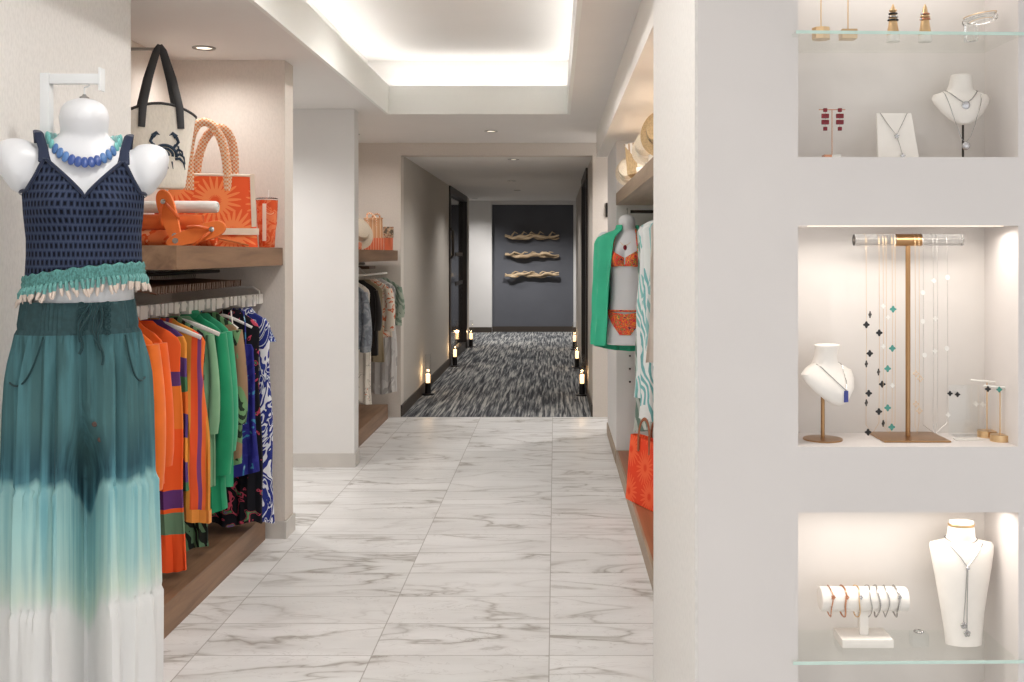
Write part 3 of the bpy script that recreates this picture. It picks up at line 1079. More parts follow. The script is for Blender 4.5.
MANNEQUIN = mannequin_mesh('torso', -0.72)
HALF_FORM = mannequin_mesh('torso', -0.425)


def crochet_mat():
    t = NT('navy_crochet').set(0.9, 0, 0.2)
    tc = t.add('ShaderNodeTexCoord')
    s = t.add('ShaderNodeSeparateXYZ')
    t.link(tc.outputs['UV'], s.inputs[0])
    gy = t.math('MULTIPLY', s.outputs[1], 30.0)
    iy = t.math('FLOOR', gy)
    fy = t.math('FRACT', gy)
    gx = t.math('ADD', t.math('MULTIPLY', s.outputs[0], 62.0), t.math('MULTIPLY', t.math('MODULO', iy, 2.0), 0.5))
    fx = t.math('FRACT', gx)
    dx = t.math('ABSOLUTE', t.math('SUBTRACT', fx, 0.5))
    dy = t.math('ABSOLUTE', t.math('SUBTRACT', fy, 0.5))
    d = t.math('MAXIMUM', t.math('MULTIPLY', dx, 1.35), t.math('MULTIPLY', dy, 1.2))
    col = t.ramp(d, [(0.22, (14, 17, 28)), (0.36, (40, 48, 70)), (0.55, (58, 68, 92))])
    t.color(col)
    t.bump(d, 0.8, 0.006)
    return t.m


def uv_grid(o, fn):
    me = o.data
    uv = me.uv_layers.new(name='UVMap')
    for lp in me.loops:
        uv.data[lp.index].uv = fn(me.vertices[lp.vertex_index].co)


def ombre_mat():
    """dip-dyed cloth: teal, aqua, white, dyed along its length"""
    t = NT('dip_dyed_cloth').set(0.9, 0, 0.2)
    v = t.coord()
    s = t.add('ShaderNodeSeparateXYZ')
    t.link(v, s.inputs[0])
    n = t.noise(t.coord((9, 9, 0.8)), 2.0, 3).outputs['Fac']
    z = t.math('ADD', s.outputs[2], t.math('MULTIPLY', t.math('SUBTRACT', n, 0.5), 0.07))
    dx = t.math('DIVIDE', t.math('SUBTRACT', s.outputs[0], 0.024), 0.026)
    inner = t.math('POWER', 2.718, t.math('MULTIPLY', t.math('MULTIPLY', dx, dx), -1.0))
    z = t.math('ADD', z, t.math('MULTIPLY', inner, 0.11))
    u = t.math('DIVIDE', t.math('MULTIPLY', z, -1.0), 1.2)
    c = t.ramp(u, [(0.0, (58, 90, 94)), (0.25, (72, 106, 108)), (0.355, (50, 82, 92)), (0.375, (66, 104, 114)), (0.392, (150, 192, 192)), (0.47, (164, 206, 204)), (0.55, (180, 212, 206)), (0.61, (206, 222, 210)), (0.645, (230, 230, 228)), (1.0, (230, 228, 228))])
    n2 = t.noise(t.coord((26, 26, 0.8)), 2.0, 3).outputs['Fac']
    streak = t.ramp(n2, [(0.42, (0, 0, 0, 1)), (0.66, (1, 1, 1, 1))])
    zone = t.ramp(u, [(0.30, (0.25, 0.25, 0.25, 1)), (0.42, (0.75, 0.75, 0.75, 1)), (0.56, (0.5, 0.5, 0.5, 1)), (0.66, (0, 0, 0, 1))])
    t.color(t.mix(t.math('MULTIPLY', streak, zone), c, (104, 164, 176)))
    t.bump(t.noise(t.coord((1, 1, 0.3)), 260, 2).outputs['Fac'], 0.15, 0.002)
    return t.m


def display_form():
    SZ = 1.655
    base = Vector((-1.236, 2.70, SZ))
    yaw = R(25)
    # hanging arm on the wall
    t = thing('display_bracket', 'white square steel arm on the wall above the dressed mannequin', 'display arm', (-1.46, 2.72, 1.85))
    MB().box(0.128, 0.152, -0.013, 0.013, -0.19, 0.016, 0.002).build('upright', 'whitemetal', t)
    MB().box(0.0, 0.1278, -0.012, 0.012, -0.19, -0.168, 0.002).build('spacer', 'whitemetal', t)
    MB().box(0.1525, 0.281, -0.012, 0.012, -0.012, 0.014, 0.002).build('cross_arm', 'whitemetal', t)
    MB().box(0.2815, 0.287, -0.015, 0.015, -0.03, 0.03, 0.002).build('end_plate', 'whitemetal', t)
    t.location = (-1.475, 2.70, 1.838)
    o = thing('hanging_mannequin', 'headless white torso form wearing navy crochet and dip-dyed trousers', 'mannequin', base, yaw)
    ob = bpy.data.objects.new('torso', HALF_FORM)
    COL.objects.link(ob)
    ob.parent = o
    MB().lathe([(0.012, 0.128), (0.012, 0.137), (0.006, 0.140), (0.004, 0.144)], 16).build('neck_cap', 'chrome', o)
    pts = [(0, 0, 0.137), (0, 0, 0.160)] + [(0.014 * math.sin(R(a)) , 0, 0.176 - 0.014 * math.cos(R(a))) for a in range(0, 271, 30)]
    MB().tube(pts, 0.0022, 8).build('hook', 'whitemetal', o)
    # -------- crop top
    cr = crochet_mat()
    top = thing('crop_top', 'navy crochet crop top with teal border and pale tassels', 'top', base, yaw)
    NA = 96

    def ztop(a):
        x = math.cos(a)
        s = math.sin(a)
        if s < 0:   # front: two peaks, a V between them, low at the sides
            ax = abs(x)
            if ax < 0.60:
                return -0.128 + 0.098 * (ax / 0.60) ** 0.95
            return -0.030 - 0.085 * min(1.0, (ax - 0.60) / 0.30) ** 0.8
        return -0.115 - 0.02 * s

    ZB = -0.318
    grid = []
    nz = 26
    for i in range(nz + 1):
        row = []
        for k in range(NA):
            a = 2 * PI * k / NA
            zt = ztop(a)
            z = zt + (ZB + 0.018 * math.cos(a) - 0.010 * math.sin(a) - zt) * i / nz
            flare = 0.010 * max(0, (i / nz - 0.55)) / 0.45
            p = torso_pt(a, z, 0.008 + flare)
            row.append(p)
        grid.append(row)
    ob = MB().loft(grid, False, False).build('knit_body', cr, top)
    uv_grid(ob, lambda c: ((math.atan2(c.y, c.x) / (2 * PI)) % 1.0, (c.z + 0.35) / 0.35 * 0.55))
    sol = ob.modifiers.new('thick', 'SOLIDIFY')
    sol.thickness = 0.003
    ed = [torso_pt(2 * PI * k / NA, ztop(2 * PI * k / NA), 0.011) for k in range(NA)]
    MB().tube(ed, 0.005, 6, closed=True).build('neckline_edge', cloth('navy_yarn', (44, 52, 74)), top)
    for sx in (-1, 1):
        a = math.acos(0.60) if sx > 0 else PI - math.acos(0.60)
        pf = torso_pt(-a, -0.03, 0.012)
        pts = [pf + Vector((0, 0, -0.012)), pf + Vector((sx * 0.004, 0.02, 0.022)), Vector((sx * 0.106, -0.03, 0.034)), Vector((sx * 0.110, 0.0, 0.042)), Vector((sx * 0.110, 0.04, 0.030)), Vector((sx * 0.108, 0.078, -0.02)), Vector((sx * 0.10, 0.098, -0.12))]
        MB().tube(pts, [0.016, 0.012, 0.011, 0.011, 0.011, 0.011, 0.014], 8, flat=0.32).build('strap', 'navy' if 'navy' in M else cloth('navy_yarn', (44, 52, 74)), top)
    band = []
    for i in range(6):
        row = []
        for k in range(NA):
            a = 2 * PI * k / NA
            z = ZB + 0.018 * math.cos(a) - 0.010 * math.sin(a) - 0.034 * i / 5 + 0.003 * math.sin(k * 2 * PI / 4)
            row.append(torso_pt(a, z, 0.020 + 0.002 * (i % 2) + 0.003 * i / 5))
        band.append(row)
    ob = MB().loft(band, False, False).build('border', make_weave('teal_yarn', (96, 152, 148), 220, 0.9, 0.8, 0.55), top)
    ob.modifiers.new('thick', 'SOLIDIFY').thickness = 0.003
    rnd = random.Random(8)
    teal_m, pale_m = MB(), MB()
    for k in range(74):
        a = 2 * PI * k / 74
        z0 = ZB + 0.018 * math.cos(a) - 0.010 * math.sin(a) - 0.030
        p = torso_pt(a, z0, 0.024)
        dx = rnd.uniform(-0.009, 0.009)
        ln = rnd.uniform(0.016, 0.026)
        out = Vector((math.cos(a), math.sin(a), 0))
        q1 = p + Vector((dx * 0.5, 0, -ln)) + out * 0.003
        q2 = q1 + Vector((dx, 0, -rnd.uniform(0.014, 0.024)))
        teal_m.tube([p, (p + q1) / 2 + out * 0.003, q1], [0.0042, 0.0055, 0.004], 6)
        pale_m.tube([q1, (q1 + q2) / 2, q2], [0.0042, 0.0050, 0.0022], 6)
    teal_m.build('fringe', cloth('teal_tassel', (104, 158, 154)), top)
    pale_m.build('tassel_fringe', cloth('pale_tassel', (214, 198, 186)), top)
    # -------- trousers
    tr = thing('wide_trousers', 'wide dip-dyed trousers fading from dark teal to white on the mannequin', 'trousers', (base.x - 0.014, base.y, 1.262), R(19))
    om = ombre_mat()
    zs = []
    d = 0.0
    while d <= 1.150001:
        zs.append(d)
        d += 0.0125
    seams = (0.465, 0.765)
    tab = [(0.0, 0.136, 0.102, 0.098), (-0.05, 0.143, 0.106, 0.104), (-0.09, 0.149, 0.110, 0.110), (-0.16, 0.160, 0.114, 0.116), (-0.28, 0.166, 0.120, 0.120), (-0.465, 0.171, 0.126, 0.120), (-0.485, 0.177, 0.131, 0.124), (-0.765, 0.186, 0.138, 0.128), (-0.785, 0.190, 0.144, 0.133), (-1.16, 0.194, 0.145, 0.138)]
    N = 168
    rings = []
    for d in zs:
        hw, f, b = lerp_table(tab, -d)
        pinch = max(0.0, min(1.0, (d - 0.24) / 0.22))
        pinch = pinch * pinch * (3 - 2 * pinch)
        since = d - max([s for s in seams if s <= d] + [0.0])
        ring = []
        for k in range(N):
            a = 2 * PI * k / N
            c, s = math.cos(a), math.sin(a)
            u = hw * c
            v = (f if s < 0 else b) * math.copysign(abs(s) ** 0.85, s)
            # two legs: pull the middle in
            v *= 1 - 0.92 * pinch * math.exp(-((u - 0.024) / (0.016 + 0.020 * pinch)) ** 2)
            g = 0.0
            if d > 0.085:
                e = min(1.0, (d - 0.085) / 0.12)
                g += e * (0.0115 * math.sin(11 * a + 0.9 + 0.8 * math.sin(d * 3.1)) + 0.0085 * math.sin(19 * a + 2.1 + d * 1.3) + 0.006 * math.sin(31 * a + d * 0.7))
                if any(s0 <= d for s0 in seams):
                    g += 0.006 * math.exp(-since / 0.05) * math.sin(64 * a) + 0.004 * math.sin(27 * a + 1.3 * d)
                else:
                    g += 0.004 * math.exp(-(d - 0.085) / 0.06) * math.sin(58 * a)
            else:
                g += 0.0016 * math.sin(88 * a) + 0.003 * math.sin(d * 2 * PI / 0.025) - 0.003 * (d > 0.07)
            nrm = Vector((c, s * 0.8, 0))
            for s0 in seams:
                if 0 <= d - s0 < 0.0126:
                    g -= 0.004
            ring.append(Vector((u, v, -d + 0.006 * s * (1 if d < 0.02 else 0))) + nrm * g)
        rings.append(ring)
    ib = zs.index(min(zs, key=lambda q: abs(q - 0.0875)))
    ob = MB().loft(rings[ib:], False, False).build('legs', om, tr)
    ob = MB().loft(rings[:ib + 1], False, False).build('smocked_waistband', plain('teal_smocking', (44, 72, 76), 0.9, var=0.2, scale=60), tr)
    cord = cloth('dark_teal_cord', (30, 60, 64))

    def fr(u, d, out=0.012):
        hw, f, b = lerp_table(tab, -d)
        v = -f * max(0.0, 1 - (u / hw) ** 2) ** 0.43
        return Vector((u, v - out, -d))
    for (a0, b0) in (((0.036, 0.012), (0.010, 0.135)), ((0.058, 0.012), (0.062, 0.165))):
        pts = [fr(a0[0] + (b0[0] - a0[0]) * s + 0.006 * math.sin(s * 9), a0[1] + (b0[1] - a0[1]) * s, 0.010 + 0.003 * math.sin(s * 5)) for s in [k / 14 for k in range(15)]]
        MB().tube(pts, 0.0035, 6).build('drawstring', cord, tr)
        pts = [fr(a0[0] + (b0[0] - a0[0]) * s * 0.8 - 0.014 * math.sin(s * PI), a0[1] + (b0[1] - a0[1]) * s * 0.75, 0.012) for s in [k / 14 for k in range(15)]]
        MB().tube(pts, 0.003, 6).build('drawstring_loop', cord, tr)
    for sx in (-1, 1):
        for k in range(6):
            q = fr(0.047 + sx * 0.030, 0.010 + k * 0.0145, 0.008)
            MB().tube([q + Vector((0.008 * math.cos(R(x)), -0.003, 0.006 * math.sin(R(x)))) for x in range(0, 360, 45)], 0.0016, 5, closed=True).build('lace_loop', cord, tr)
    for u0, sgn in ((-0.158, 1), (0.166, -1)):
        pts = []
        for k in range(15):
            s = k / 14
            pts.append(fr(u0 + sgn * 0.088 * s * (1.0 if sgn > 0 else 0.55), 0.205 - 0.115 * (s ** 2.2) + 0.02 * math.sin(s * PI), 0.013))
        MB().tube(pts, 0.0026, 6).build('pocket_edge', cord, tr)
    for u, d in ((0.047, 0.315), (0.060, 0.355)):
        q = fr(u, d, 0.0)
        MB().lathe([(0.0002, 0.0), (0.006, 0.001), (0.007, 0.004), (0.0045, 0.006), (0.0002, 0.006)], 16, cap0=False, cap1=False).transform(Matrix.Translation(q + Vector((0, 0.014, 0))) @ Matrix.Rotation(R(90), 4, 'X')).build('button', plain('wood_button', (74, 52, 44), 0.4), tr)
    # -------- necklace of flat beads
    nk = thing('bead_necklace', 'chunky blue and aqua bead necklace on the dressed mannequin', 'necklace', base, yaw)
    mats = [plain('aqua_bead', (118, 190, 186), 0.3), plain('blue_bead', (78, 120, 176), 0.3), plain('deep_blue_bead', (58, 84, 150), 0.3), plain('pale_bead', (160, 206, 204), 0.3)]
    n = 34
    for k in range(n):
        a = 2 * PI * k / n - PI / 2
        s = math.sin(a)
        dd = max(0, -s)
        hw = 0.088 - 0.004 * dd
        p = Vector((hw * math.cos(a), (0.072 + 0.008 * dd) * s - 0.016 * dd, 0.032 - 0.074 * dd ** 1.3))
        dev = abs(k - n) if k > n / 2 else k
        idx = 2 if dev < 3 else 1 if dev < 6 else 0 if dev < 11 else 3
        t0 = Vector((-math.sin(a), math.cos(a), 0)).normalized()
        rr = 0.0125 + 0.0035 * dd
        mb = MB().ellipsoid((0, 0, 0), (0.0098, 0.0055, rr), 10, 6)
        m = Matrix.Translation(p) @ Matrix.Rotation(math.atan2(t0.y, t0.x), 4, 'Z') @ Matrix.Rotation(R(-25) * dd, 4, 'X')
        mb.transform(m).build('bead', mats[idx], nk)


display_form()


def small_form():
    base = Vector((0.440, 6.26, 1.497))
    yaw = R(-14)
    o = thing('hanging_mannequin', 'small white torso form in a coral bikini and open green shirt', 'mannequin', base, yaw)
    ob = bpy.data.objects.new('torso', MANNEQUIN)
    COL.objects.link(ob)
    ob.parent = o
    ob.scale = (0.86, 0.86, 0.93)
    MB().tube([(0, 0, 0.115), (0, 0, 0.138)] + [(0, 0.014 * math.sin(R(a)), 0.150 - 0.014 * math.cos(R(a))) for a in range(30, 271, 30)], 0.002, 8).build('hook', 'chrome', o)
    bik = printed('coral_floral', [(0.0, (226, 60, 76)), (0.40, (246, 140, 60)), (0.47, (230, 78, 70)), (0.56, (110, 150, 80)), (0.60, (248, 168, 84)), (0.64, (232, 70, 84)), (0.7, (70, 56, 76))], 34, 1.0)

    def sp(a, z, off):
        q = torso_pt(a, z / 0.93, off / 0.86)
        return Vector((q.x * 0.86, q.y * 0.86, q.z * 0.93))
    bt = thing('bikini_bra', 'coral floral bikini top on the small torso form', 'swimwear', base, yaw)
    for sx in (-1, 1):
        g = []
        for i in range(9):
            row = []
            for j in range(11):
                u = j / 10
                a0 = -PI / 2 + sx * 0.03
                a1 = -PI / 2 + sx * 1.15
                a = a0 + (a1 - a0) * u
                zt = -0.095 - 0.05 * abs(u - 0.55) * 1.6
                zb = -0.195 + 0.02 * abs(u - 0.5)
                row.append(sp(a, zt + (zb - zt) * i / 8, 0.008))
            g.append(row)
        MB().sheet(g, 0.003 * sx).build('cup', bik, bt)
        MB().tube([sp(-PI / 2 + sx * 0.65, -0.10, 0.009), sp(-PI / 2 + sx * 0.55, -0.04, 0.008), Vector((sx * 0.055, -0.02, 0.03)), Vector((sx * 0.045, 0.03, 0.035))], 0.004, 6).build('strap', bik, bt)
    MB().tube([sp(-PI / 2 + 2 * PI * k / 40, -0.185, 0.006) for k in range(40)], 0.005, 6, closed=True).build('back_band', bik, bt)
    bb = thing('bikini_bottom', 'coral floral bikini bottom on the small torso form', 'swimwear', base, yaw)
    g = []
    for i in range(12):
        s = i / 11
        z = -0.455 - 0.15 * s
        half = 1.5 - 1.25 * s ** 0.7
        g.append([sp(-PI / 2 + half * (-1 + 2 * j / 16), z - 0.025 * (1 - abs(-1 + 2 * j / 16)) * (1 - s), 0.006) for j in range(17)])
    MB().sheet(g, 0.003).build('front_panel', bik, bb)
    MB().tube([sp(2 * PI * k / 40, -0.46, 0.006) for k in range(40)], 0.006, 6, closed=True).build('waist_band', bik, bb)
    pn = thing('pendant_necklace', 'thin necklace with red pendant on the small torso form', 'necklace', base, yaw)
    pts = [Vector((0.062 * math.cos(a), 0.058 * math.sin(a) - (0.004 if math.sin(a) > 0 else 0.016 * -math.sin(a)), 0.035 - (0.10 * max(0, -math.sin(a)) ** 1.5))) for a in [2 * PI * k / 36 for k in range(36)]]
    MB().tube(pts, 0.0016, 5, closed=True).build('chain', 'gold', pn)
    MB().ellipsoid((0, -0.078, -0.078), (0.011, 0.006, 0.016), 12, 8).build('pendant', 'ruby', pn)
    # open green shirt hanging round one shoulder and the back
    gs = thing('open_shirt', 'emerald green open shirt draped on the small torso form', 'shirt', base, yaw)
    gm = cloth('bright_green_viscose', (66, 188, 148))
    grid = []
    NZ = 30
    SH = [(0.045, 0.066, 0.064), (0.022, 0.082, 0.074), (0.008, 0.140, 0.090), (-0.014, 0.182, 0.098), (-0.05, 0.202, 0.102), (-0.12, 0.202, 0.108), (-0.35, 0.202, 0.118), (-0.70, 0.212, 0.128)]
    for i in range(NZ + 1):
        s = (i / NZ) ** 1.35
        z = 0.045 - 0.715 * s
        ex, ey = lerp_table(SH, z)
        row = []
        for j in range(57):
            q = j / 56
            a = R(252 - 18 * s) - q * R(258)          # front edge, round the side, the back, to the far side
            fold = 0.012 * min(1, 1.8 * s) * math.sin(13 * a + 1.2 + 1.5 * s) + 0.005 * math.sin(27 * a) * s
            back = 0.05 * s * max(0, math.sin(a))
            row.append(Vector(((ex + fold) * math.cos(a), (ey + fold) * math.sin(a) + 0.004, z - back)))
        grid.append(row)
    MB().sheet(grid, 0.003).build('shirt_body', gm, gs)
    MB().tube([grid[k][0] + Vector((0, -0.002, 0)) for k in range(NZ + 1)], 0.004, 6).build('front_placket', gm, gs)
    MB().tube([grid[0][k] for k in range(57)], [0.006] * 57, 8, flat=2.4).build('collar', gm, gs)
    # row of small knobs on the wall end behind it
    for k in range(3):
        z = at(0, 356 + k * 13.0, 6.76).z
        o = MB().lathe([(0.0002, 0.0), (0.006, 0.0), (0.007, 0.006), (0.004, 0.012), (0.0002, 0.012)], 14, cap0=False, cap1=False).transform(Matrix.Rotation(R(90), 4, 'X')).build('wall_peg', 'darksteel', loc=(at(630, 0, 6.765).x, 6.776, z))
        tag(o, 'small dark peg below the green shirt, ' + ('topmost', 'middle', 'lowest')[k] + ' of three', 'wall peg', 'small dark wall pegs')


small_form()


# ------------------------------------------------------------------ bags and shelf goods
def tote(name, label, loc, yaw, w0, w1, h, dep, mats, handle_r, handle_h, cat='bag', piping=None, tilt=None, straps=None, hw=None, round_top=0.0):
    t = thing(name, label, cat, loc, yaw, tilt=tilt)
    body, trim_m, hmat = mats
    rings = []
    n = 48
    for i in range(13):
        s = i / 12
        w = w0 + (w1 - w0) * s
        d = dep * (1 - 0.55 * s)
        z = h * s
        ring = []
        for p in ell(w / 2, d / 2, d / 2, n, 0, 0, z, 0.35):
            p.z += round_top * s * (1 - (2 * p.x / w) ** 2)
            p.y += 0.006 * math.sin(7 * p.x / w + 3 * s) * s
            ring.append(p)
        rings.append(ring)
    inner = [[Vector((p.x * 0.97, p.y * 0.8, p.z)) for p in r] for r in reversed(rings[2:])]
    MB().loft(rings + inner, True, True).build('body', body, t)
    if trim_m:
        MB().tube([p for p in rings[-1]], 0.006, 6, closed=True).build('rim', trim_m, t)
    for sy in (-1, 1):
        pts = []
        hw_ = hw or w1 * 0.24
        for k in range(21):
            a = PI * k / 20
            pts.append(Vector((hw_ * math.cos(a) + 0.012 * sy + 0.02 * sy * math.sin(a), sy * (dep * 0.24 + 0.004 - 0.25 * dep * math.sin(a) * 0.6), h + round_top * 0.7 - 0.02 + handle_h * (0.96 - 0.04 * sy) * math.sin(a) ** 0.75)))
        pts = [pts[0] - Vector((0, -sy * 0.0, 0.05))] + pts + [pts[-1] - Vector((0, 0, 0.05))]
        MB().tube(pts, handle_r * 0.32, 8, flat=2.9).build('handle', hmat, t)
    return t


def woven_handle_mat():
    t = NT('woven_orange_cord').set(0.8, 0, 0.2)
    v = t.coord()
    w = t.add('ShaderNodeTexChecker')
    w.inputs['Scale'].default_value = 110
    w.inputs[1].default_value = srgb((230, 150, 96))
    w.inputs[2].default_value = srgb((236, 214, 190))
    t.link(v, w.inputs['Vector'])
    t.color(w.outputs['Color'])
    return t.m


def crab_mat():
    return plain('ink_print', (50, 66, 84), 0.85, var=0.35, scale=60)


def shelf_goods():
    zs = 1.411
    flo = flowery('orange_sunburst', (240, 94, 46), (252, 146, 86), 5.2, 22, (0, 2), size=0.62)
    wh = woven_handle_mat()
    cream = cloth('cream_canvas', (236, 222, 204))
    p = at(212, 248, 4.66)
    tt = tote('tote_bag', 'large orange sunburst tote with woven handles on the oak shelf', (p.x, 4.66, zs), R(16), 0.40, 0.36, 0.325, 0.15, (flo, cream, wh), 0.021, 0.26, hw=0.082)
    MB().box(-0.20, 0.205, -0.079, -0.075, 0.055, 0.085, 0.001).build('cream_band', cream, tt)
    MB().box(0.176, 0.196, -0.062, -0.056, 0.085, 0.325, 0.001).transform(Matrix.Rotation(R(-2), 4, 'Y')).build('cream_edge', cream, tt)
    MB().tube([(0.0, -0.085, 0.045), (0.07, -0.086, 0.03), (0.16, -0.084, 0.008)], 0.004, 6).build('wrist_strap', plain('tan_leather', (196, 110, 56), 0.5), tt)
    # tumbler
    p = at(267, 248, 4.86)
    t = thing('tumbler', 'tall orange patterned tumbler with straw at the shelf end', 'cup', (p.x, 4.86, zs))
    tumm = printed('orange_tumbler', [(0.0, (222, 92, 52)), (0.48, (236, 130, 84)), (0.58, (226, 84, 46)), (0.66, (240, 170, 130))], 22, 1.0, rough=0.25)
    MB().lathe([(0.034, 0.0), (0.036, 0.003), (0.040, 0.08), (0.046, 0.115), (0.050, 0.215), (0.051, 0.222)], 32).build('cup_wall', tumm, t)
    lid = MB().lathe([(0.052, 0.2225), (0.052, 0.231), (0.044, 0.235), (0.001, 0.236)], 32).build('lid', 'acrylic', t)
    MB().tube([(0.006, 0, 0.2365), (0.008, 0, 0.272)], 0.0035, 8).build('straw', 'pearl', lid)
    MB().box(-0.007, 0.011, -0.0535, -0.0515, 0.03, 0.205, 0.001).build('label_strip', cream, t)
    # second vessel: orange cup behind the towels
    p = at(163, 200, 4.55)
    o = MB().lathe([(0.030, 0.0), (0.034, 0.09), (0.036, 0.205), (0.033, 0.205), (0.030, 0.02), (0.001, 0.02)], 28).build('cup', cloth('red_orange_glaze', (228, 84, 48), 0.4), loc=(p.x - 0.02, 4.60, zs))
    tag(o, 'plain red-orange cup standing behind the rolled towels', 'cup')
    # rolled towels
    def roll(px, py, Y, r, ln, mat, label, flat=1.0, yaw=0.0):
        q = at(px, py, Y)
        t = thing('rolled_towel', label, 'towel', (q.x, Y, q.z), yaw)
        rg = []
        for i, (s, k) in enumerate([(-0.5, 0.86), (-0.485, 0.97), (-0.4, 1.0), (0, 1.02), (0.4, 1.0), (0.485, 0.97), (0.5, 0.86)]):
            rg.append([Vector((ln * s, r * k * math.cos(2 * PI * j / 28), r * k * flat * math.sin(2 * PI * j / 28) * (1 + 0.03 * math.sin(5 * j)))) for j in range(28)])
        MB().loft(rg).build('roll', mat, t)
        sp = [Vector((ln * 0.502, 0.82 * r * (k / 40) * math.cos(k * 0.42), 0.82 * r * flat * (k / 40) * math.sin(k * 0.42))) for k in range(1, 41)]
        MB().tube(sp, 0.0022, 5).build('spiral_edge', mat, t)
        return t
    terry_o = cloth('orange_terry', (232, 118, 62))
    terry_p = printed('orange_terry_print', [(0.0, (238, 132, 80)), (0.5, (230, 96, 46)), (0.6, (244, 170, 126))], 20, 1.0)
    terry_w = cloth('white_terry', (228, 228, 224))
    zt = lambda z, Y: CY - (z - H) * F / Y
    r1 = 0.036
    roll(176, zt(zs + r1, 4.40), 4.40, r1, 0.34, terry_p, 'printed orange rolled towel lying lowest behind the flip-flops')
    roll(168, zt(zs + r1 * 3 * 0.97, 4.41), 4.41, r1 * 0.94, 0.30, terry_o, 'plain orange rolled towel in the middle of the towels')
    roll(178, zt(zs + r1 * 4.75, 4.42), 4.42, r1 * 0.85, 0.34, terry_w, 'white rolled towel on top of the orange towels', 0.85)
    # flip-flops
    sole = cloth('orange_foam', (240, 128, 62), 0.7)
    strap = plain('orange_rubber', (236, 112, 50), 0.4)

    def flip(label, m):
        t = thing('flip_flop', label, 'sandal', (0, 0, 0), 0, 'pair of orange flip-flops')
        t.matrix_world = m
        ol = []
        for k in range(40):
            a = 2 * PI * k / 40
            y = 0.125 * math.sin(a)
            w = 0.040 + 0.009 * math.sin(a) - 0.006 * math.cos(2 * a)
            ol.append(Vector((w * math.cos(a), y, 0)))
        so = MB().loft([[p * 0.97 for p in ol], [p + Vector((0, 0, 0.004)) for p in ol], [p + Vector((0, 0, 0.014)) for p in ol], [p * 0.97 + Vector((0, 0, 0.018)) for p in ol]]).build('sole', sole, t)
        for sx in (-1, 1):
            MB().tube([(0.002 * sx, 0.070, 0.019), (sx * 0.014, 0.045, 0.034), (sx * 0.032, 0.005, 0.034), (sx * 0.040, -0.025, 0.014)], [0.004, 0.006, 0.007, 0.006], 8, flat=0.6).build('strap', strap, t)
        MB().lathe([(0.011, 0.0), (0.011, 0.004), (0.004, 0.006), (0.0003, 0.006)], 16, cap1=False).build('medallion', 'silver', t, loc=(0, 0.068, 0.026))
        MB().lathe([(0.012, 0.0182), (0.012, 0.0195), (0.0003, 0.0195)], 16, cap1=False).build('heel_disc', 'silver', so, loc=(0, -0.085, 0))
        return t
    q = at(171, 222, 4.33)
    m = Matrix.Translation(Vector((q.x, 4.325, 1.533))) @ Matrix.Rotation(R(-20), 4, 'Y') @ Matrix.Rotation(R(82), 4, 'X')
    flip('orange flip-flop standing upright against the rolled towels', m)
    q = at(190, 240, 4.27)
    m = Matrix.Translation(Vector((q.x + 0.02, 4.29, 1.460))) @ Matrix.Rotation(R(72), 4, 'Y') @ Matrix.Rotation(R(80), 4, 'X')
    flip('orange flip-flop lying on its side by the standing one', m)
    # cream bucket bag with a crab, hung from a wall hook
    hx, hy, hz = -1.66, 4.20, 2.205
    t = thing('wall_hook', 'short steel hook high on the wall holding the crab bag', 'hook', (-1.86, hy, hz))
    MB().tube([(0.0, 0, 0.012), (0.235, 0, 0.012), (0.245, 0, 0.03)], 0.007, 8).build('peg', 'chrome', t)
    MB().lathe([(0.022, 0.0), (0.022, 0.006), (0.012, 0.009)], 20).transform(Matrix.Rotation(R(90), 4, 'Y')).build('rose', 'chrome', t, loc=(0.001, 0, 0.012))
    yaw = R(28)
    t = thing('bucket_bag', 'cream straw bucket bag with a dark crab hanging by grey straps', 'bag', (-1.615, hy, 1.655), yaw)
    straw = make_weave('cream_straw', (252, 245, 232), 130, 0.8, 0.4, 0.95)
    dk = plain('charcoal_leather', (60, 60, 62), 0.5)
    rings = []
    for i in range(15):
        s = i / 14
        hw = 0.098 + 0.042 * s
        d = 0.060 - 0.012 * s
        z = 0.29 * s
        rg = ell(hw, d, d, 44, 0, 0, z, 0.7)
        for p in rg:
            p.z += 0.045 * s * (1 - (p.x / hw) ** 2) * (1 if i > 6 else 0.3)
        rings.append(rg)
    rings.insert(0, [p * 0.92 + Vector((0, 0, -0.008)) for p in rings[0]])
    inn = [[Vector((p.x * 0.96, p.y * 0.9, p.z)) for p in r] for r in reversed(rings[3:])]
    MB().loft(rings + inn).build('body', straw, t)
    MB().tube(rings[-1], 0.006, 6, closed=True).build('rim', dk, t)
    for sy in (-1, 1):
        for sx in (-1, 1):
            pts = [Vector((sx * 0.075, sy * 0.052, 0.235)), Vector((sx * 0.070, sy * 0.054, 0.32)), Vector((sx * 0.045, sy * 0.035, 0.44)), Vector((sx * 0.012, sy * 0.012, 0.555)), Vector((0, sy * 0.004, 0.578))]
            MB().tube(pts, [0.004, 0.0045, 0.0045, 0.004, 0.003], 8, flat=3.4).build('strap', dk, t)
    # the crab drawing, laid on the front of the bag
    ink = crab_mat()
    cb = MB()

    def on(u, v, off=0.003):
        s = v / 0.29
        hw = 0.098 + 0.042 * s
        d = 0.060 - 0.012 * s
        x = u
        y = -d * max(0.0, 1 - (abs(x) / hw) ** (2 / 0.7)) ** 0.35
        return Vector((x, y - off, v))
    for rr, w in ((0.040, 0.006), (0.027, 0.005), (0.012, 0.007)):
        cb.tube([on(0.012 + rr * 1.15 * math.cos(R(a)), 0.125 + rr * math.sin(R(a))) for a in range(-10, 191, 12)], w, 6)
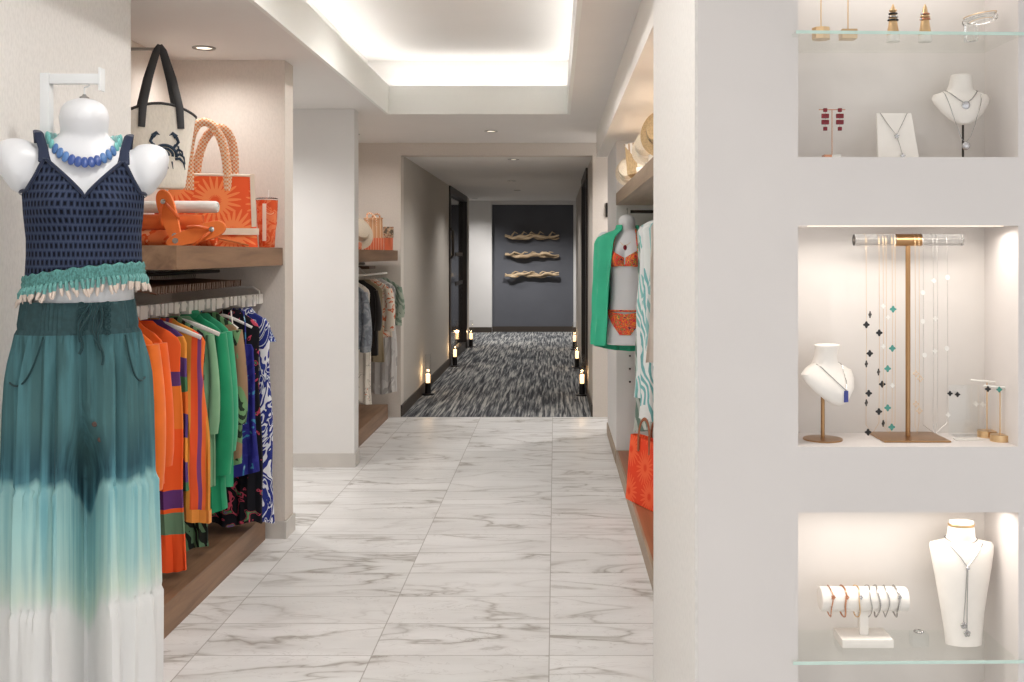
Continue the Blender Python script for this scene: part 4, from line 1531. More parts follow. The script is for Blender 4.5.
    for sx in (-1, 1):
        for k in range(4):
            a = R(-25 + 24 * k)
            b = Vector((0.012 + sx * 0.045 * math.cos(a), 0.125 + 0.035 * math.sin(a)))
            e = Vector((b.x + sx * (0.034 - 0.004 * k), b.y + 0.012 - 0.014 * (3 - k) * 0.6))
            k2 = Vector((e.x + sx * 0.006, e.y - 0.028))
            cb.tube([on(b.x, b.y), on((b.x + e.x) / 2, (b.y + e.y) / 2 + 0.01), on(e.x, e.y), on(k2.x, k2.y)], [0.005, 0.006, 0.004, 0.001], 6)
        cb.tube([on(0.012 + sx * 0.036, 0.155), on(0.012 + sx * 0.054, 0.18), on(0.012 + sx * 0.045, 0.20)], [0.004, 0.006, 0.007], 6)
        cb.tube([on(0.012 + sx * 0.045, 0.20), on(0.012 + sx * 0.030, 0.215), on(0.012 + sx * 0.018, 0.205)], [0.010, 0.007, 0.001], 6)
    for k in range(4):
        cb.tube([on(-0.02 + 0.02 * k, 0.10), on(-0.018 + 0.02 * k, 0.085), on(-0.01 + 0.018 * k, 0.07)], [0.003, 0.002, 0.001], 6)
    cb.build('crab_drawing', ink, t)
    # second bay shelf
    p = at(375, 251, 8.1)
    straw2 = stripes('tan_stripe', [(0.0, (214, 160, 118)), (0.5, (196, 134, 92)), (0.62, (226, 190, 156))], 0, 0.03, 0.004)
    t2 = tote('straw_tote', 'tan striped straw tote with coral base on the second bay shelf', (-1.435, 8.12, zs), R(14), 0.15, 0.14, 0.25, 0.10, (straw2, straw2, wh), 0.008, 0.06)
    MB().box(-0.077, 0.077, -0.055, -0.05, 0.0, 0.095, 0.002).build('coral_base', stripes('coral_base', [(0.0, (232, 128, 92)), (0.5, (218, 104, 70)), (0.7, (240, 170, 140))], 0, 0.02, 0.002), t2)
    t = thing('tumbler', 'short tumbler half coral, half brown print in the second bay', 'cup', (-1.355, 8.36, zs))
    MB().lathe([(0.036, 0), (0.038, 0.09), (0.040, 0.1)], 24).build('cup_wall', cloth('coral_glaze', (226, 120, 84), 0.4), t)
    MB().lathe([(0.0405, 0.1005), (0.042, 0.15), (0.042, 0.19)], 24).build('printed_band', printed('brown_print', [(0.0, (110, 96, 82)), (0.5, (200, 170, 140)), (0.6, (150, 100, 76))], 30, 1.0), t)
    t = thing('sun_hat', 'pale sun hat leaning by the tan straw tote', 'hat', (-1.50, 7.80, zs + 0.125), 0, tilt=(R(70), R(0), R(40)))
    hat_parts(t, 0.13, 0.075, 0.085, make_weave('pale_straw', (226, 212, 192), 160, 0.8, 0.4, 0.85), plain('white_ribbon', (232, 228, 222), 0.6))
    t = thing('folded_pouch', 'small coral folded pouch at the front of the second bay shelf', 'pouch', (-1.46, 7.52, zs), R(10))
    MB().box(-0.045, 0.045, -0.03, 0.03, 0.0, 0.055, 0.012).build('pouch_body', flowery('coral_flower', (232, 110, 76), (244, 170, 140), 9, 14, (0, 2)), t)
    MB().box(-0.04, 0.04, -0.025, 0.025, 0.0552, 0.060, 0.002).build('zip_edge', cream, t)


def hat_parts(t, brim, cr, ch, mat, band):
    prof = [(0.0005, ch), (cr * 0.5, ch * 0.99), (cr * 0.82, ch * 0.93), (cr * 0.95, ch * 0.7), (cr, 0.012), (cr + 0.008, 0.004), (brim * 0.8, 0.0), (brim, 0.006), (brim, 0.003), (brim * 0.8, -0.003), (cr, 0.0), (cr * 0.9, ch * 0.6), (0.0005, ch * 0.9)]
    MB().lathe(prof, 40, cap0=False, cap1=False).build('straw_shell', mat, t)
    MB().lathe([(cr * 0.992 + 0.002, 0.014), (cr * 0.975 + 0.003, 0.04)], 40, cap0=False, cap1=False).build('ribbon', band, t)


shelf_goods()


def right_goods():
    zs = 1.778
    st = make_weave('natural_straw', (206, 178, 136), 150, 0.8, 0.5, 0.8)
    st2 = make_weave('cream_straw_fine', (226, 214, 194), 180, 0.8, 0.4, 0.88)
    rib = plain('cream_ribbon', (234, 228, 216), 0.6)
    def lean(name, label, x, y, zc, tx, tz, brim, cr, ch, mat):
        t = thing(name, label, 'hat', (x, y, zc), 0, tilt=(R(tx), 0, R(tz)))
        hat_parts(t, brim, cr, ch, mat, rib)
    lean('sun_hat', 'wide brimmed natural straw hat at the near end of the hat shelf', 0.462, 4.33, zs + 0.112, 78, -28, 0.108, 0.066, 0.07, st)
    lean('sun_hat', 'cream hat leaning between the natural hat and the woven clutch', 0.455, 4.86, zs + 0.104, 66, -30, 0.098, 0.064, 0.075, st2)
    lean('sun_hat', 'pale straw hat at the far end of the hat shelf', 0.455, 6.20, zs + 0.100, 74, -25, 0.095, 0.062, 0.07, st2)
    t = thing('sun_hat', 'white cloth hat lying flat under the natural straw brim', 'hat', (0.458, 4.62, zs + 0.006), 0)
    hat_parts(t, 0.055, 0.036, 0.05, plain('white_canvas', (238, 234, 226), 0.8), rib)
    t = thing('straw_clutch', 'natural woven clutch with a pale striped flap between two straw hats', 'bag', (0.47, 5.42, zs + 0.006), 0, tilt=(R(-14), R(-10), R(-24)))
    MB().box(-0.085, 0.085, -0.03, 0.03, 0.02, 0.19, 0.012).build('pouch_body', st, t)
    MB().prism([(-0.085, -0.0325, 0.192), (0.085, -0.0325, 0.192), (0.0, -0.036, 0.06)], (0, -0.006, 0)).build('flap', stripes('white_stripe', [(0.0, (236, 232, 224)), (0.6, (190, 160, 130))], 0, 0.025, 0.002), t)
    t = thing('folded_scarf', 'cream folded scarf lying before the woven clutch', 'scarf', (0.46, 5.10, zs), R(-10))
    MB().box(-0.05, 0.06, -0.10, 0.09, 0.0, 0.028, 0.012).build('lower_fold', rib, t)
    MB().box(-0.045, 0.055, -0.09, 0.08, 0.0285, 0.052, 0.011).build('upper_fold', st2, t)
    # orange tote on the low platform
    flo = flowery('orange_red_sunburst', (232, 66, 30), (244, 100, 56), 5.6, 20, (0, 2), size=0.55)
    tan = plain('tan_handle', (150, 86, 52), 0.5)
    a, b = Vector((0.352, 5.46)), Vector((0.520, 5.06))
    d = (b - a)
    yaw = math.atan2(d.y, d.x)
    c = (a + b) / 2 + Vector((0.055, 0.03))
    t = tote('tote_bag', 'bright red-orange sunburst tote standing on the low reddish platform', (c.x, c.y, 0.091), yaw, 0.40, 0.37, 0.335, 0.12, (flo, None, tan), 0.010, 0.12, hw=0.06)
    # small switch on the hallway front wall
    p = at(607, 210, 8.69)
    t = thing('wall_switch', 'small dark switch on the bright wall by the hallway', 'switch', (p.x, 8.695, p.z))
    MB().box(-0.012, 0.012, -0.008, 0.004, -0.06, 0.06, 0.002).build('plate', 'darksteel', t)
    MB().box(-0.006, 0.006, -0.013, -0.0082, -0.02, 0.02, 0.001).build('rocker', 'black', t)


right_goods()


# ------------------------------------------------------------------ hallway
def hallway():
    spots = [(428, 10.05, -1), (455, 12.6, -1), (471, 15.2, -1), (582, 10.0, 1), (577, 12.4, 1), (574.5, 14.8, 1)]
    labels = ['low dark floor lantern on the carpet closest to the shop, beside the pale wall', 'low floor lantern standing in front of the dark glazed door', 'low floor lantern at the far corner past the dark glazed door',
              'low dark floor lantern opposite, closest to the shop, by the dark door strip', 'low floor lantern second along the dark door strip side', 'low floor lantern smallest and last before the slate wall']
    proto = None
    for (px, Y, s), lb in zip(spots, labels):
        loc = (at(px, 0, Y).x, Y, 0.004)
        if proto is None:
            t = proto = thing('floor_lantern', lb, 'lantern', loc, 0, 'floor lanterns along the hallway')
            MB().lathe([(0.001, 0.0), (0.062, 0.0), (0.062, 0.012), (0.03, 0.016), (0.028, 0.115), (0.030, 0.118), (0.001, 0.118)], 28, cap0=False, cap1=False).build('stand', 'black', t)
            MB().lathe([(0.020, 0.1185), (0.021, 0.20), (0.012, 0.206), (0.0005, 0.206)], 20, cap1=False).build('candle', 'candle', t)
            MB().lathe([(0.030, 0.119), (0.030, 0.40), (0.0285, 0.40), (0.0285, 0.119)], 28, cap0=False, cap1=False).build('glass_tube', 'tubeglass', t)
        else:
            dup(proto, loc, 0, lb)
        lamp('candle_light', 'POINT', (loc[0], loc[1] - 0.0, 0.235), 0.5, (1, 0.66, 0.34), 0.018)
    # driftwood on the slate wall
    rnd = random.Random(3)
    dw = make_wood('driftwood', (140, 116, 90), (206, 184, 152), 0, 0.8)
    for k, (py, lb) in enumerate(((237, 'long bleached driftwood branch, topmost of three on the slate wall'), (255.5, 'long bleached driftwood branch in the middle of the slate wall'), (275, 'long bleached driftwood branch, lowest of three on the slate wall'))):
        Y = 18.1
        z = H - (py - CY) * Y / F
        x0, x1 = (505 - CX) * Y / F, (559 - CX) * Y / F
        mb = MB()
        for q in range(3):
            ph = rnd.uniform(0, 6)
            pts, rad = [], []
            for i in range(22):
                s = i / 21
                pts.append((x0 + (x1 - x0) * s, Y + 0.03 * math.sin(s * 7 + ph), z + 0.020 * math.sin(s * 11 + ph) + (q - 1) * 0.010 + 0.012 * math.sin(s * 25 + q)))
                rad.append(0.026 * (0.45 + 0.55 * math.sin(PI * min(1, max(0, s * 0.96 + 0.02)))) * (1 + 0.3 * math.sin(s * 19 + ph)))
            mb.tube(pts, rad, 10)
        for q in range(5):
            s = 0.12 + 0.17 * q + rnd.uniform(-0.03, 0.03)
            b = Vector((x0 + (x1 - x0) * s, Y, z + 0.02))
            mb.tube([b, b + Vector((0.05, -0.02, 0.04 + 0.03 * (k == 0))), b + Vector((0.11, -0.02, 0.035))], [0.018, 0.013, 0.005], 8)
        o = mb.build('driftwood_branch', dw)
        tag(o, lb, 'wall decoration', 'driftwood on the slate wall')


hallway()


# ------------------------------------------------------------------ the jewellery niches
def clover(r, th=0.0016):
    ol = []
    for k in range(48):
        a = 2 * PI * k / 48
        ol.append(Vector((r * (0.80 + 0.20 * math.cos(4 * a)) * math.cos(a), 0, r * (0.80 + 0.20 * math.cos(4 * a)) * math.sin(a))))
    return MB().loft([[p + Vector((0, -th / 2, 0)) for p in ol], [p + Vector((0, th / 2, 0)) for p in ol]])


def niches():
    Z1, Z2, Z3, ZT = 1.578, 0.986, 0.553, 1.822
    # glass shelves, each let in between the niche sides and standing a little proud
    for zz, lb, yl, yr in ((ZT, 'clear glass shelf in the top niche carrying ring cones', 2.060, 2.078), (Z3 - 0.006, 'clear glass shelf in the bottom niche carrying bracelets', 2.085, 2.093)):
        ol = [Vector(p) for p in ((0.483, yl, zz), (0.960, yr, zz), (0.960, 2.0985, zz), (0.944, 2.0985, zz), (0.944, 2.262, zz), (0.499, 2.262, zz), (0.499, 2.0985, zz), (0.483, 2.0985, zz))]
        o = MB().prism(ol, (0, 0, 0.006)).build('glass_shelf', 'glass', smooth=False)
        tag(o, lb, 'shelf')
        MB().prism([Vector((0.483, yl - 0.001, zz - 0.0002)), Vector((0.960, yr - 0.001, zz - 0.0002)), Vector((0.960, yr - 0.0001, zz - 0.0002)), Vector((0.483, yl - 0.0001, zz - 0.0002))], (0, 0, 0.0064)).build('polished_edge', 'glassedge', o, False)
    # niche lamps
    for (z, lb, x, pw) in ((1.4375, 'slim lamp under the top of the middle niche', 0.72, 0.6), (0.8515, 'slim lamp under the top of the bottom niche', 0.72, 0.5)):
        o = MB().box(x - 0.20, x + 0.20, 2.108, 2.120, z - 0.0006, z + 0.0002).build('strip_lamp', 'ledniche', smooth=False)
        tag(o, lb, 'light')
        lamp('niche_beam', 'AREA', (x, 2.150, z - 0.010), pw, (1, 0.92, 0.84), 0.42, (R(-8), 0, 0), shape='RECTANGLE', size_y=0.05)
    lamp('niche_beam', 'AREA', (0.72, 2.17, 2.05), 0.35, (1, 0.93, 0.87), 0.40, shape='RECTANGLE', size_y=0.08)

    def chain(parent, pts, r=0.0007, mat='silver', name='chain', closed=False):
        return MB().tube(pts, r, 5, closed=closed).build(name, mat, parent)

    # ---- top glass shelf
    zt = ZT + 0.0065

    def block(mb_name, parent, w, h, mat, d=None):
        return MB().box(-w / 2, w / 2, -(d or w) / 2, (d or w) / 2, 0, h, 0.002).build(mb_name, mat, parent)
    for px, hh, lb, m in ((821, 0.024, 'earring stand with gilt block foot, first on the top glass shelf', 'gold'), (848, 0.020, 'earring stand with pale gold block foot, second on the top glass shelf', 'rose')):
        t = thing('earring_stand', lb, 'jewellery stand', (at(px, 0, 2.15).x, 2.15, zt))
        if m == 'gold':
            MB().lathe([(0.019, 0.0), (0.019, hh)], 8).build('foot', 'gold', t)
        else:
            block('foot', t, 0.032, hh, 'gold', 0.03)
        MB().tube([(0, 0, hh + 0.0002), (0, 0, 0.16)], 0.0013, 8).build('stem', 'gold', t)
        MB().tube([(-0.03, 0, 0.161), (0.03, 0, 0.161)], 0.0013, 8).build('bar', 'gold', t)
    for px, lb, stack in ((893, 'gold ring cone stacked with black and silver rings', ('black', 'silver', 'black', 'gold')), (925, 'gold ring cone with gem-set gold rings at its tip', ('rose', 'gold', 'rose'))):
        X = at(px, 0, 2.175).x
        t = thing('ring_cone', lb, 'ring stand', (X, 2.175, zt))
        MB().lathe([(0.0135, 0.0), (0.0135, 0.004), (0.0132, 0.0135)], 28).build('clear_foot', 'pearl', t)
        MB().lathe([(0.0132, 0.0138), (0.0042, 0.072), (0.001, 0.080)], 28).build('cone', 'gold', t)
        for i, mm in enumerate(stack):
            z = 0.046 + 0.0068 * i if len(stack) == 4 else 0.048 + 0.0055 * i
            rr = 0.0132 - (z - 0.0138) * 0.155 + 0.0016
            o = MB().tube([(rr * math.cos(2 * PI * k / 24), rr * math.sin(2 * PI * k / 24), z) for k in range(24)], 0.0019, 8, closed=True).build('finger_ring', mm, loc=(X, 2.175, zt))
            tag(o, '%s ring %s on the %s' % ({'black': 'black', 'silver': 'silver', 'gold': 'gold', 'rose': 'rose gold'}[mm], ('lowest', 'second lowest', 'third lowest', 'uppermost')[i], 'black and silver ring cone' if len(stack) == 4 else 'gold gem ring cone'), 'ring')
            if mm == 'rose':
                MB().ellipsoid((-rr, -0.004, z), (0.003, 0.003, 0.003), 10, 6).build('gem', 'crystal', o)
    t = thing('acrylic_cuff', 'clear acrylic cuff on the top glass shelf', 'bracelet holder', (at(980, 0, 2.17).x, 2.17, zt))
    MB().tube([(0.032 * math.cos(R(a)), 0.028 * math.sin(R(a)), 0.046 + 0.006 * math.cos(R(a))) for a in range(0, 360, 12)], 0.0042, 8, closed=True, flat=1.6).build('cuff_ring', 'acrylic', t)
    MB().box(-0.030, -0.008, -0.012, 0.012, 0, 0.037, 0.002).build('clear_block', 'acrylic', t)
    chain(t, [(0.033 * math.cos(R(a)), 0.029 * math.sin(R(a)), 0.056 + 0.006 * math.cos(R(a))) for a in range(0, 360, 15)], 0.001, 'gold', 'bangle', True)

    # ---- top niche floor
    X = at(832, 0, 2.18).x
    t = thing('earring_stand', 'thin gold T-shaped earring stand on a gilt block in the top niche', 'jewellery stand', (X, 2.18, Z1))
    MB().box(-0.019, -0.003, -0.012, 0.012, 0.0, 0.012, 0.001).build('foot', 'rose', t)
    MB().box(-0.0028, 0.016, -0.012, 0.012, 0.0, 0.012, 0.001).build('white_foot', 'pearl', t)
    MB().tube([(0, 0, 0.0122), (0, 0, 0.108)], 0.0010, 6).build('stem', 'rose', t)
    MB().tube([(-0.028, 0, 0.108), (0.028, 0, 0.108)], 0.0010, 6).build('bar', 'rose', t)
    for sx, side in ((-1, 'the white foot side away from it'), (1, 'above the white foot')):
        e = thing('drop_earring', 'dark red beaded drop earring, ' + ('on the arm above the gilt foot' if sx < 0 else 'on the arm above the white foot'), 'earring', (X + sx * 0.0155, 2.176, Z1 + 0.1075), 0, 'pair of dark red drop earrings')
        MB().tube([(0, 0, -0.001), (0, 0, -0.042)], 0.0005, 5).build('wire', 'silver', e)
        for w, h, z in ((0.0085, 0.0085, -0.001), (0.016, 0.010, -0.0135), (0.016, 0.010, -0.0265), (0.0085, 0.0085, -0.0405)):
            MB().box(-w / 2, w / 2, -0.003, 0.003, z - h / 2, z + h / 2, 0.0022).build('stone', 'ruby', e)
    # white board with star pendants
    X = at(895, 0, 2.19).x
    t = thing('necklace_board', 'white slanted board holding a fine silver necklace', 'jewellery stand', (X, 2.185, Z1))
    MB().prism([(-0.043, -0.02, 0.0), (0.043, -0.02, 0.0), (0.037, 0.012, 0.103), (-0.037, 0.012, 0.103)], (0, 0.006, 0.0)).build('panel', 'velvet', t)
    MB().prism([(-0.02, 0.0, 0.0), (0.02, 0.0, 0.0), (0.01, 0.019, 0.07), (-0.01, 0.019, 0.07)], (0, 0.028, 0)).build('easel_leg', 'velvet', t)
    n1 = thing('star_necklace', 'fine silver star necklace on the white slanted board', 'necklace', (X, 2.185, Z1))
    yb = lambda z: -0.0215 + 0.032 * z / 0.103
    chain(n1, [(-0.030, yb(0.103), 0.1035), (-0.016, yb(0.078), 0.078), (0.0, yb(0.054), 0.054), (0.014, yb(0.078), 0.078), (0.028, yb(0.103), 0.1035)], 0.0007)
    chain(n1, [(0.0, yb(0.054), 0.054), (0.005, yb(0.03), 0.03), (0.008, yb(0.012), 0.012)], 0.0006)
    for (px_, pz) in ((0.0, 0.052), (0.008, 0.008)):
        st = []
        for k in range(10):
            r = 0.0065 if k % 2 == 0 else 0.003
            a = PI / 2 + k * PI / 5
            st.append(Vector((px_ + r * math.cos(a), yb(pz) - 0.0005, pz + r * math.sin(a))))
        MB().prism(st, (0, -0.002, 0)).build('star', 'silver', n1)

    def hug(rows, pts, off=0.0016):
        out = []
        for u, z in pts:
            i = 0
            while i < len(rows) - 2 and z > rows[i + 1][0]:
                i += 1
            a, b = rows[i], rows[i + 1]
            k = max(0.0, min(1.0, (z - a[0]) / max(1e-6, b[0] - a[0])))
            w, f, yc = (a[j] + (b[j] - a[j]) * k for j in (1, 2, 4))
            q = max(-0.985, min(0.985, u / w))
            out.append(Vector((q * w, yc - f * math.sqrt(1 - q * q) - off, z)))
        return out

    def fine(pts, n=8):
        out = []
        for a, b in zip(pts, pts[1:]):
            out += [(a[0] + (b[0] - a[0]) * k / n, a[1] + (b[1] - a[1]) * k / n) for k in range(n)]
        return out + [pts[-1]]

    def bust(parent, rows, name='bust'):
        rings = []
        for z, w, f, b, yc in rows:
            rings.append(ell(w, f, b, 40, 0, yc, z))
        return MB().loft(rings).build(name, 'velvet', parent)
    # neck bust on a stem, top niche
    X = at(962, 0, 2.19).x
    zc = Z1
    t = thing('necklace_bust', 'small white neck bust on a dark stem in the top niche', 'jewellery bust', (X, 2.195, zc))
    MB().lathe([(0.001, 0), (0.034, 0), (0.034, 0.003), (0.003, 0.005)], 28, cap0=False).build('foot', 'brass', t)
    MB().tube([(0.004, 0, 0.004), (0.004, 0, 0.086)], 0.0024, 8).build('stem', 'darksteel', t)
    rows = [(0.076, 0.003, 0.004, 0.003, -0.014), (0.079, 0.016, 0.010, 0.005, -0.013), (0.088, 0.030, 0.015, 0.007, -0.011), (0.104, 0.046, 0.021, 0.010, -0.006), (0.122, 0.058, 0.023, 0.012, 0.0), (0.133, 0.062, 0.022, 0.014, 0.003), (0.142, 0.058, 0.020, 0.016, 0.005),
             (0.147, 0.042, 0.019, 0.018, 0.006), (0.152, 0.029, 0.019, 0.019, 0.006), (0.162, 0.0245, 0.019, 0.019, 0.004), (0.176, 0.0225, 0.018, 0.018, 0.002), (0.183, 0.0215, 0.017, 0.017, 0.001), (0.185, 0.018, 0.014, 0.014, 0.001)]
    bust(t, rows)
    n1 = thing('gem_necklace', 'grey chain with a round stone high on the small neck bust', 'necklace', (X, 2.195, zc))
    chain(n1, hug(rows, fine([(-0.034, 0.150), (-0.028, 0.143), (-0.014, 0.129), (0.0, 0.119), (0.016, 0.131), (0.030, 0.147), (0.036, 0.151)])), 0.0011)
    MB().lathe([(0.0002, -0.002), (0.0085, -0.002), (0.0085, 0.001), (0.005, 0.003), (0.0002, 0.003)], 20, cap0=False, cap1=False).transform(Matrix.Translation((0.0, -0.0265, 0.116)) @ Matrix.Rotation(R(90), 4, 'X')).build('pendant', 'crystal', n1)
    n2 = thing('gem_necklace', 'longer pale chain with a clear ball drooping below the small neck bust', 'necklace', (X, 2.195, zc))
    chain(n2, hug(rows, fine([(-0.040, 0.146), (-0.036, 0.130), (-0.028, 0.100), (-0.022, 0.086)])) + [Vector((-0.018, -0.026, 0.07)), Vector((-0.009, -0.026, 0.045)), Vector((0.0, -0.026, 0.037)), Vector((0.010, -0.026, 0.05)), Vector((0.019, -0.026, 0.074))] + hug(rows, fine([(0.024, 0.090), (0.032, 0.115), (0.039, 0.142)])), 0.0007)
    MB().ellipsoid((0.0, -0.026, 0.030), (0.0085, 0.006, 0.0085), 16, 10).build('pendant', 'crystal', n2)

    # ---- middle niche
    X = at(823, 0, 2.18).x
    t = thing('necklace_bust', 'white neck bust on a brass stem in the lit middle niche', 'jewellery bust', (X, 2.182, Z2))
    MB().lathe([(0.001, 0), (0.041, 0), (0.041, 0.003), (0.004, 0.005)], 32, cap0=False).build('foot', 'brass', t)
    MB().tube([(0, 0, 0.0052), (0, 0, 0.095)], 0.0042, 10).build('stem', 'brass', t)
    yw = R(36)
    rows = [(0.076, 0.004, 0.004, 0.003, -0.026), (0.079, 0.018, 0.012, 0.005, -0.024), (0.088, 0.034, 0.020, 0.007, -0.021), (0.108, 0.058, 0.030, 0.010, -0.012), (0.128, 0.074, 0.029, 0.013, -0.002), (0.143, 0.078, 0.026, 0.018, 0.006), (0.153, 0.058, 0.025, 0.022, 0.010),
                 (0.163, 0.032, 0.023, 0.023, 0.010), (0.176, 0.0265, 0.022, 0.022, 0.008), (0.190, 0.0265, 0.022, 0.022, 0.005), (0.197, 0.030, 0.024, 0.024, 0.004), (0.2005, 0.030, 0.024, 0.024, 0.004), (0.202, 0.027, 0.021, 0.021, 0.004)]
    b = bust(t, rows)
    b.rotation_euler = (0, 0, yw)
    b.location = (0.012, 0, 0)
    n1 = thing('tag_necklace', 'fine silver chain with a blue stone tag on the brass-stemmed bust', 'necklace', (X + 0.012, 2.182, Z2), yw)
    chain(n1, hug(rows, fine([(-0.036, 0.162), (-0.030, 0.150), (-0.014, 0.128), (0.004, 0.108), (0.016, 0.122), (0.028, 0.148), (0.035, 0.162)])), 0.0009)
    MB().box(-0.0015, 0.0095, -0.0445, -0.0415, 0.084, 0.108, 0.0008).build('blue_tag', 'sapphire', n1)
    # T stand with clear rods
    X, Y0 = 0.757, 2.205
    t = thing('necklace_stand', 'tall brass T-shaped stand with clear rod arms in the middle niche', 'jewellery stand', (X, Y0, Z2))
    MB().box(-0.070, 0.070, -0.060, 0.053, 0.0004, 0.004, 0.001).build('base_plate', 'brass', t)
    MB().tube([(0, 0, 0.0042), (0, 0, 0.412)], 0.0052, 12).build('post', 'brass', t)
    zr = 0.424
    MB().tube([(-0.028, 0, zr), (0.028, 0, zr)], 0.0130, 24).build('sleeve', 'brass', t)
    for sx in (-1, 1):
        MB().tube([(sx * 0.0285, 0, zr), (sx * 0.116, 0, zr)], 0.0125, 24).build('clear_rod', 'acrylic', t)

    def pxz(px, py, Y=2.19):
        q = at(px, py, Y)
        return q.x, q.z
    pos = lambda x, y: (840 + x / 2.96, 220 + y / 2.96)
    sets = [
        ('long chain of black clover charms on the clear rod', 'black', (866, 879), [(89, 280), (78, 310), (116, 334), (88, 395), (78, 426), (114, 450), (125, 486), (85, 513), (78, 541), (115, 567), (128, 602), (83, 628)], 'gold'),
        ('long chain of teal clover charms beside the brass post', 'teal', (886, 892), [(157, 264), (155, 380), (141, 440), (141, 556), (153, 613)], 'gold'),
        ('long chain of white clover charms next to the teal ones', 'pearl', (883, 895), [(128, 255), (142, 288), (128, 374), (155, 490)], 'gold'),
        ('long gold chain with white leaf charms on the outer clear rod', 'pearl', (933, 937), [(278, 180), (282, 292), (281, 388), (320, 577)], 'silver'),
        ('gold chain of open clover outlines just past the brass post', 'gold', (915, 919), [(225, 455), (238, 470), (225, 545), (235, 565)], 'gold'),
        ('pale silver chain of clear discs on the outer clear rod', 'crystal', (923, 947), [(245, 215), (245, 300), (318, 170), (316, 380), (250, 400)], 'silver'),
    ]
    for i, (lb, mat, (pa, pb), charms, cm) in enumerate(sets):
        n1 = thing('charm_necklace', lb, 'necklace', (0, 0, 0))
        yf = Y0 - 0.0150 - 0.0012 * (i % 3)
        xa, xb = at(pa, 0, yf).x, at(pb, 0, yf).x
        ztop = Z2 + zr + 0.0145
        for x, lo in ((xa, Z2 + 0.030), (xb, Z2 + 0.035)):
            pts = [(x, Y0, ztop), (x, yf + 0.003, ztop - 0.006), (x, yf, ztop - 0.016), (x + 0.001, yf, (ztop + lo) / 2), (x, yf, lo)]
            chain(n1, pts, 0.0004, cm)
        chain(n1, [(xa, yf, Z2 + 0.030), ((xa + xb) / 2, yf - 0.001, Z2 + 0.012), (xb, yf, Z2 + 0.035)], 0.0004, cm)
        for cx_, cy_ in charms:
            px, py = pos(cx_, cy_)
            q = at(px, py, yf - 0.002)
            if mat == 'gold':
                o = MB().tube([(0.0065 * (0.7 + 0.3 * math.cos(4 * a)) * math.cos(a), 0, 0.0065 * (0.7 + 0.3 * math.cos(4 * a)) * math.sin(a)) for a in [2 * PI * k / 32 for k in range(32)]], 0.0006, 5, closed=True).build('charm', 'gold', n1)
            elif mat == 'crystal':
                o = MB().lathe([(0.0002, -0.0006), (0.0052, -0.0006), (0.0052, 0.0006), (0.0002, 0.0006)], 20, cap0=False, cap1=False).transform(Matrix.Rotation(R(90), 4, 'X')).build('charm', 'pearl', n1)
            else:
                o = clover(0.0074 if mat != 'pearl' else 0.0054).build('charm', mat, n1, False)
            o.location = q
            turn = 70 if (cx_ % 3 == 0 or cx_ in (89, 78, 128)) and mat == 'black' and cy_ not in (310, 513) else 12
            o.rotation_euler = (0, 0, R(turn * 0.75))
    # small earring stand
    for k, (px, Yk, hb, lb) in enumerate(((1000, 2.165, 0.112, 'gold earring stand in front, drum foot, white bar of clover studs'), (987, 2.215, 0.118, 'gold earring stand behind the clover stud stand, drum foot'))):
        X = at(px, 0, Yk).x
        t = thing('earring_stand', lb, 'jewellery stand', (X, Yk, Z2))
        MB().lathe([(0.001, 0), (0.020, 0), (0.020, 0.014), (0.001, 0.0142)], 28, cap0=False, cap1=False).build('drum_foot', 'gold', t)
        MB().tube([(0, 0, 0.0144), (0, 0, hb)], 0.0014, 8).build('stem', 'gold', t)
        MB().tube([(-0.034, 0.002, hb + 0.004), (0.034, -0.004, hb - 0.001)], 0.0024, 8).build('bar', 'pearl', t)
        if k == 0:
            for u, mm, lb2 in ((-0.028, 'black', 'black clover stud on the front white bar'), (-0.004, 'teal', 'teal clover stud near the middle of the front white bar'), (0.021, 'teal', 'teal clover stud at the wall end of the front white bar')):
                o = clover(0.0062, 0.002).build('stud_earring', mm, None, False, (X + u, Yk - 0.006, Z2 + hb - 0.003 - 0.05 * u))
                tag(o, lb2, 'earring')
    # clear stand with two pairs of studs
    X = at(966, 0, 2.225).x
    t = thing('earring_stand', 'clear acrylic earring holder between the tall stand and drum-footed stands', 'jewellery stand', (X, 2.232, Z2))
    MB().box(-0.034, 0.034, 0.0, 0.003, 0.0, 0.11, 0.001).build('clear_panel', 'clear', t)
    MB().box(-0.030, 0.030, -0.026, -0.001, 0.0003, 0.003, 0.001).build('clear_foot', 'clear', t)
    for (px, py, mm, lb2) in ((950, 393.5, 'black', 'black clover stud nearer the tall stand on the clear holder'), (957.5, 394.5, 'black', 'black clover stud nearer the drum-footed stands on the clear holder'), (976, 404, 'pearl', 'white clover stud on the clear holder, nearer its middle'), (983, 404.5, 'pearl', 'white clover stud on the clear holder, at its outer edge')):
        q = at(px, py, 2.227)
        o = clover(0.0058, 0.002).build('stud_earring', mm, None, False, q)
        tag(o, lb2, 'earring')
    o = MB().box(-0.028, 0.028, -0.010, 0.010, 0, 0.0012).build('price_card', 'pearl', None, False, (at(966, 0, 2.19).x, 2.18, Z2 + 0.0003), (0, 0, R(-8)))
    tag(o, 'flat blank white card lying before the clear earring holder', 'card')

    # ---- bottom niche
    zb = Z3 + 0.0005
    X, Y0 = at(863, 0, 2.19).x, 2.19
    t = thing('bracelet_bar', 'white padded T-shaped bracelet bar on the lower glass shelf', 'jewellery stand', (X, Y0, zb))
    MB().box(-0.054, 0.054, -0.036, 0.036, 0.0, 0.018, 0.003).build('foot', 'velvet', t)
    MB().box(-0.009, 0.009, -0.009, 0.009, 0.0182, 0.068, 0.001).build('post', 'velvet', t)
    zc, rb = 0.092, 0.0255
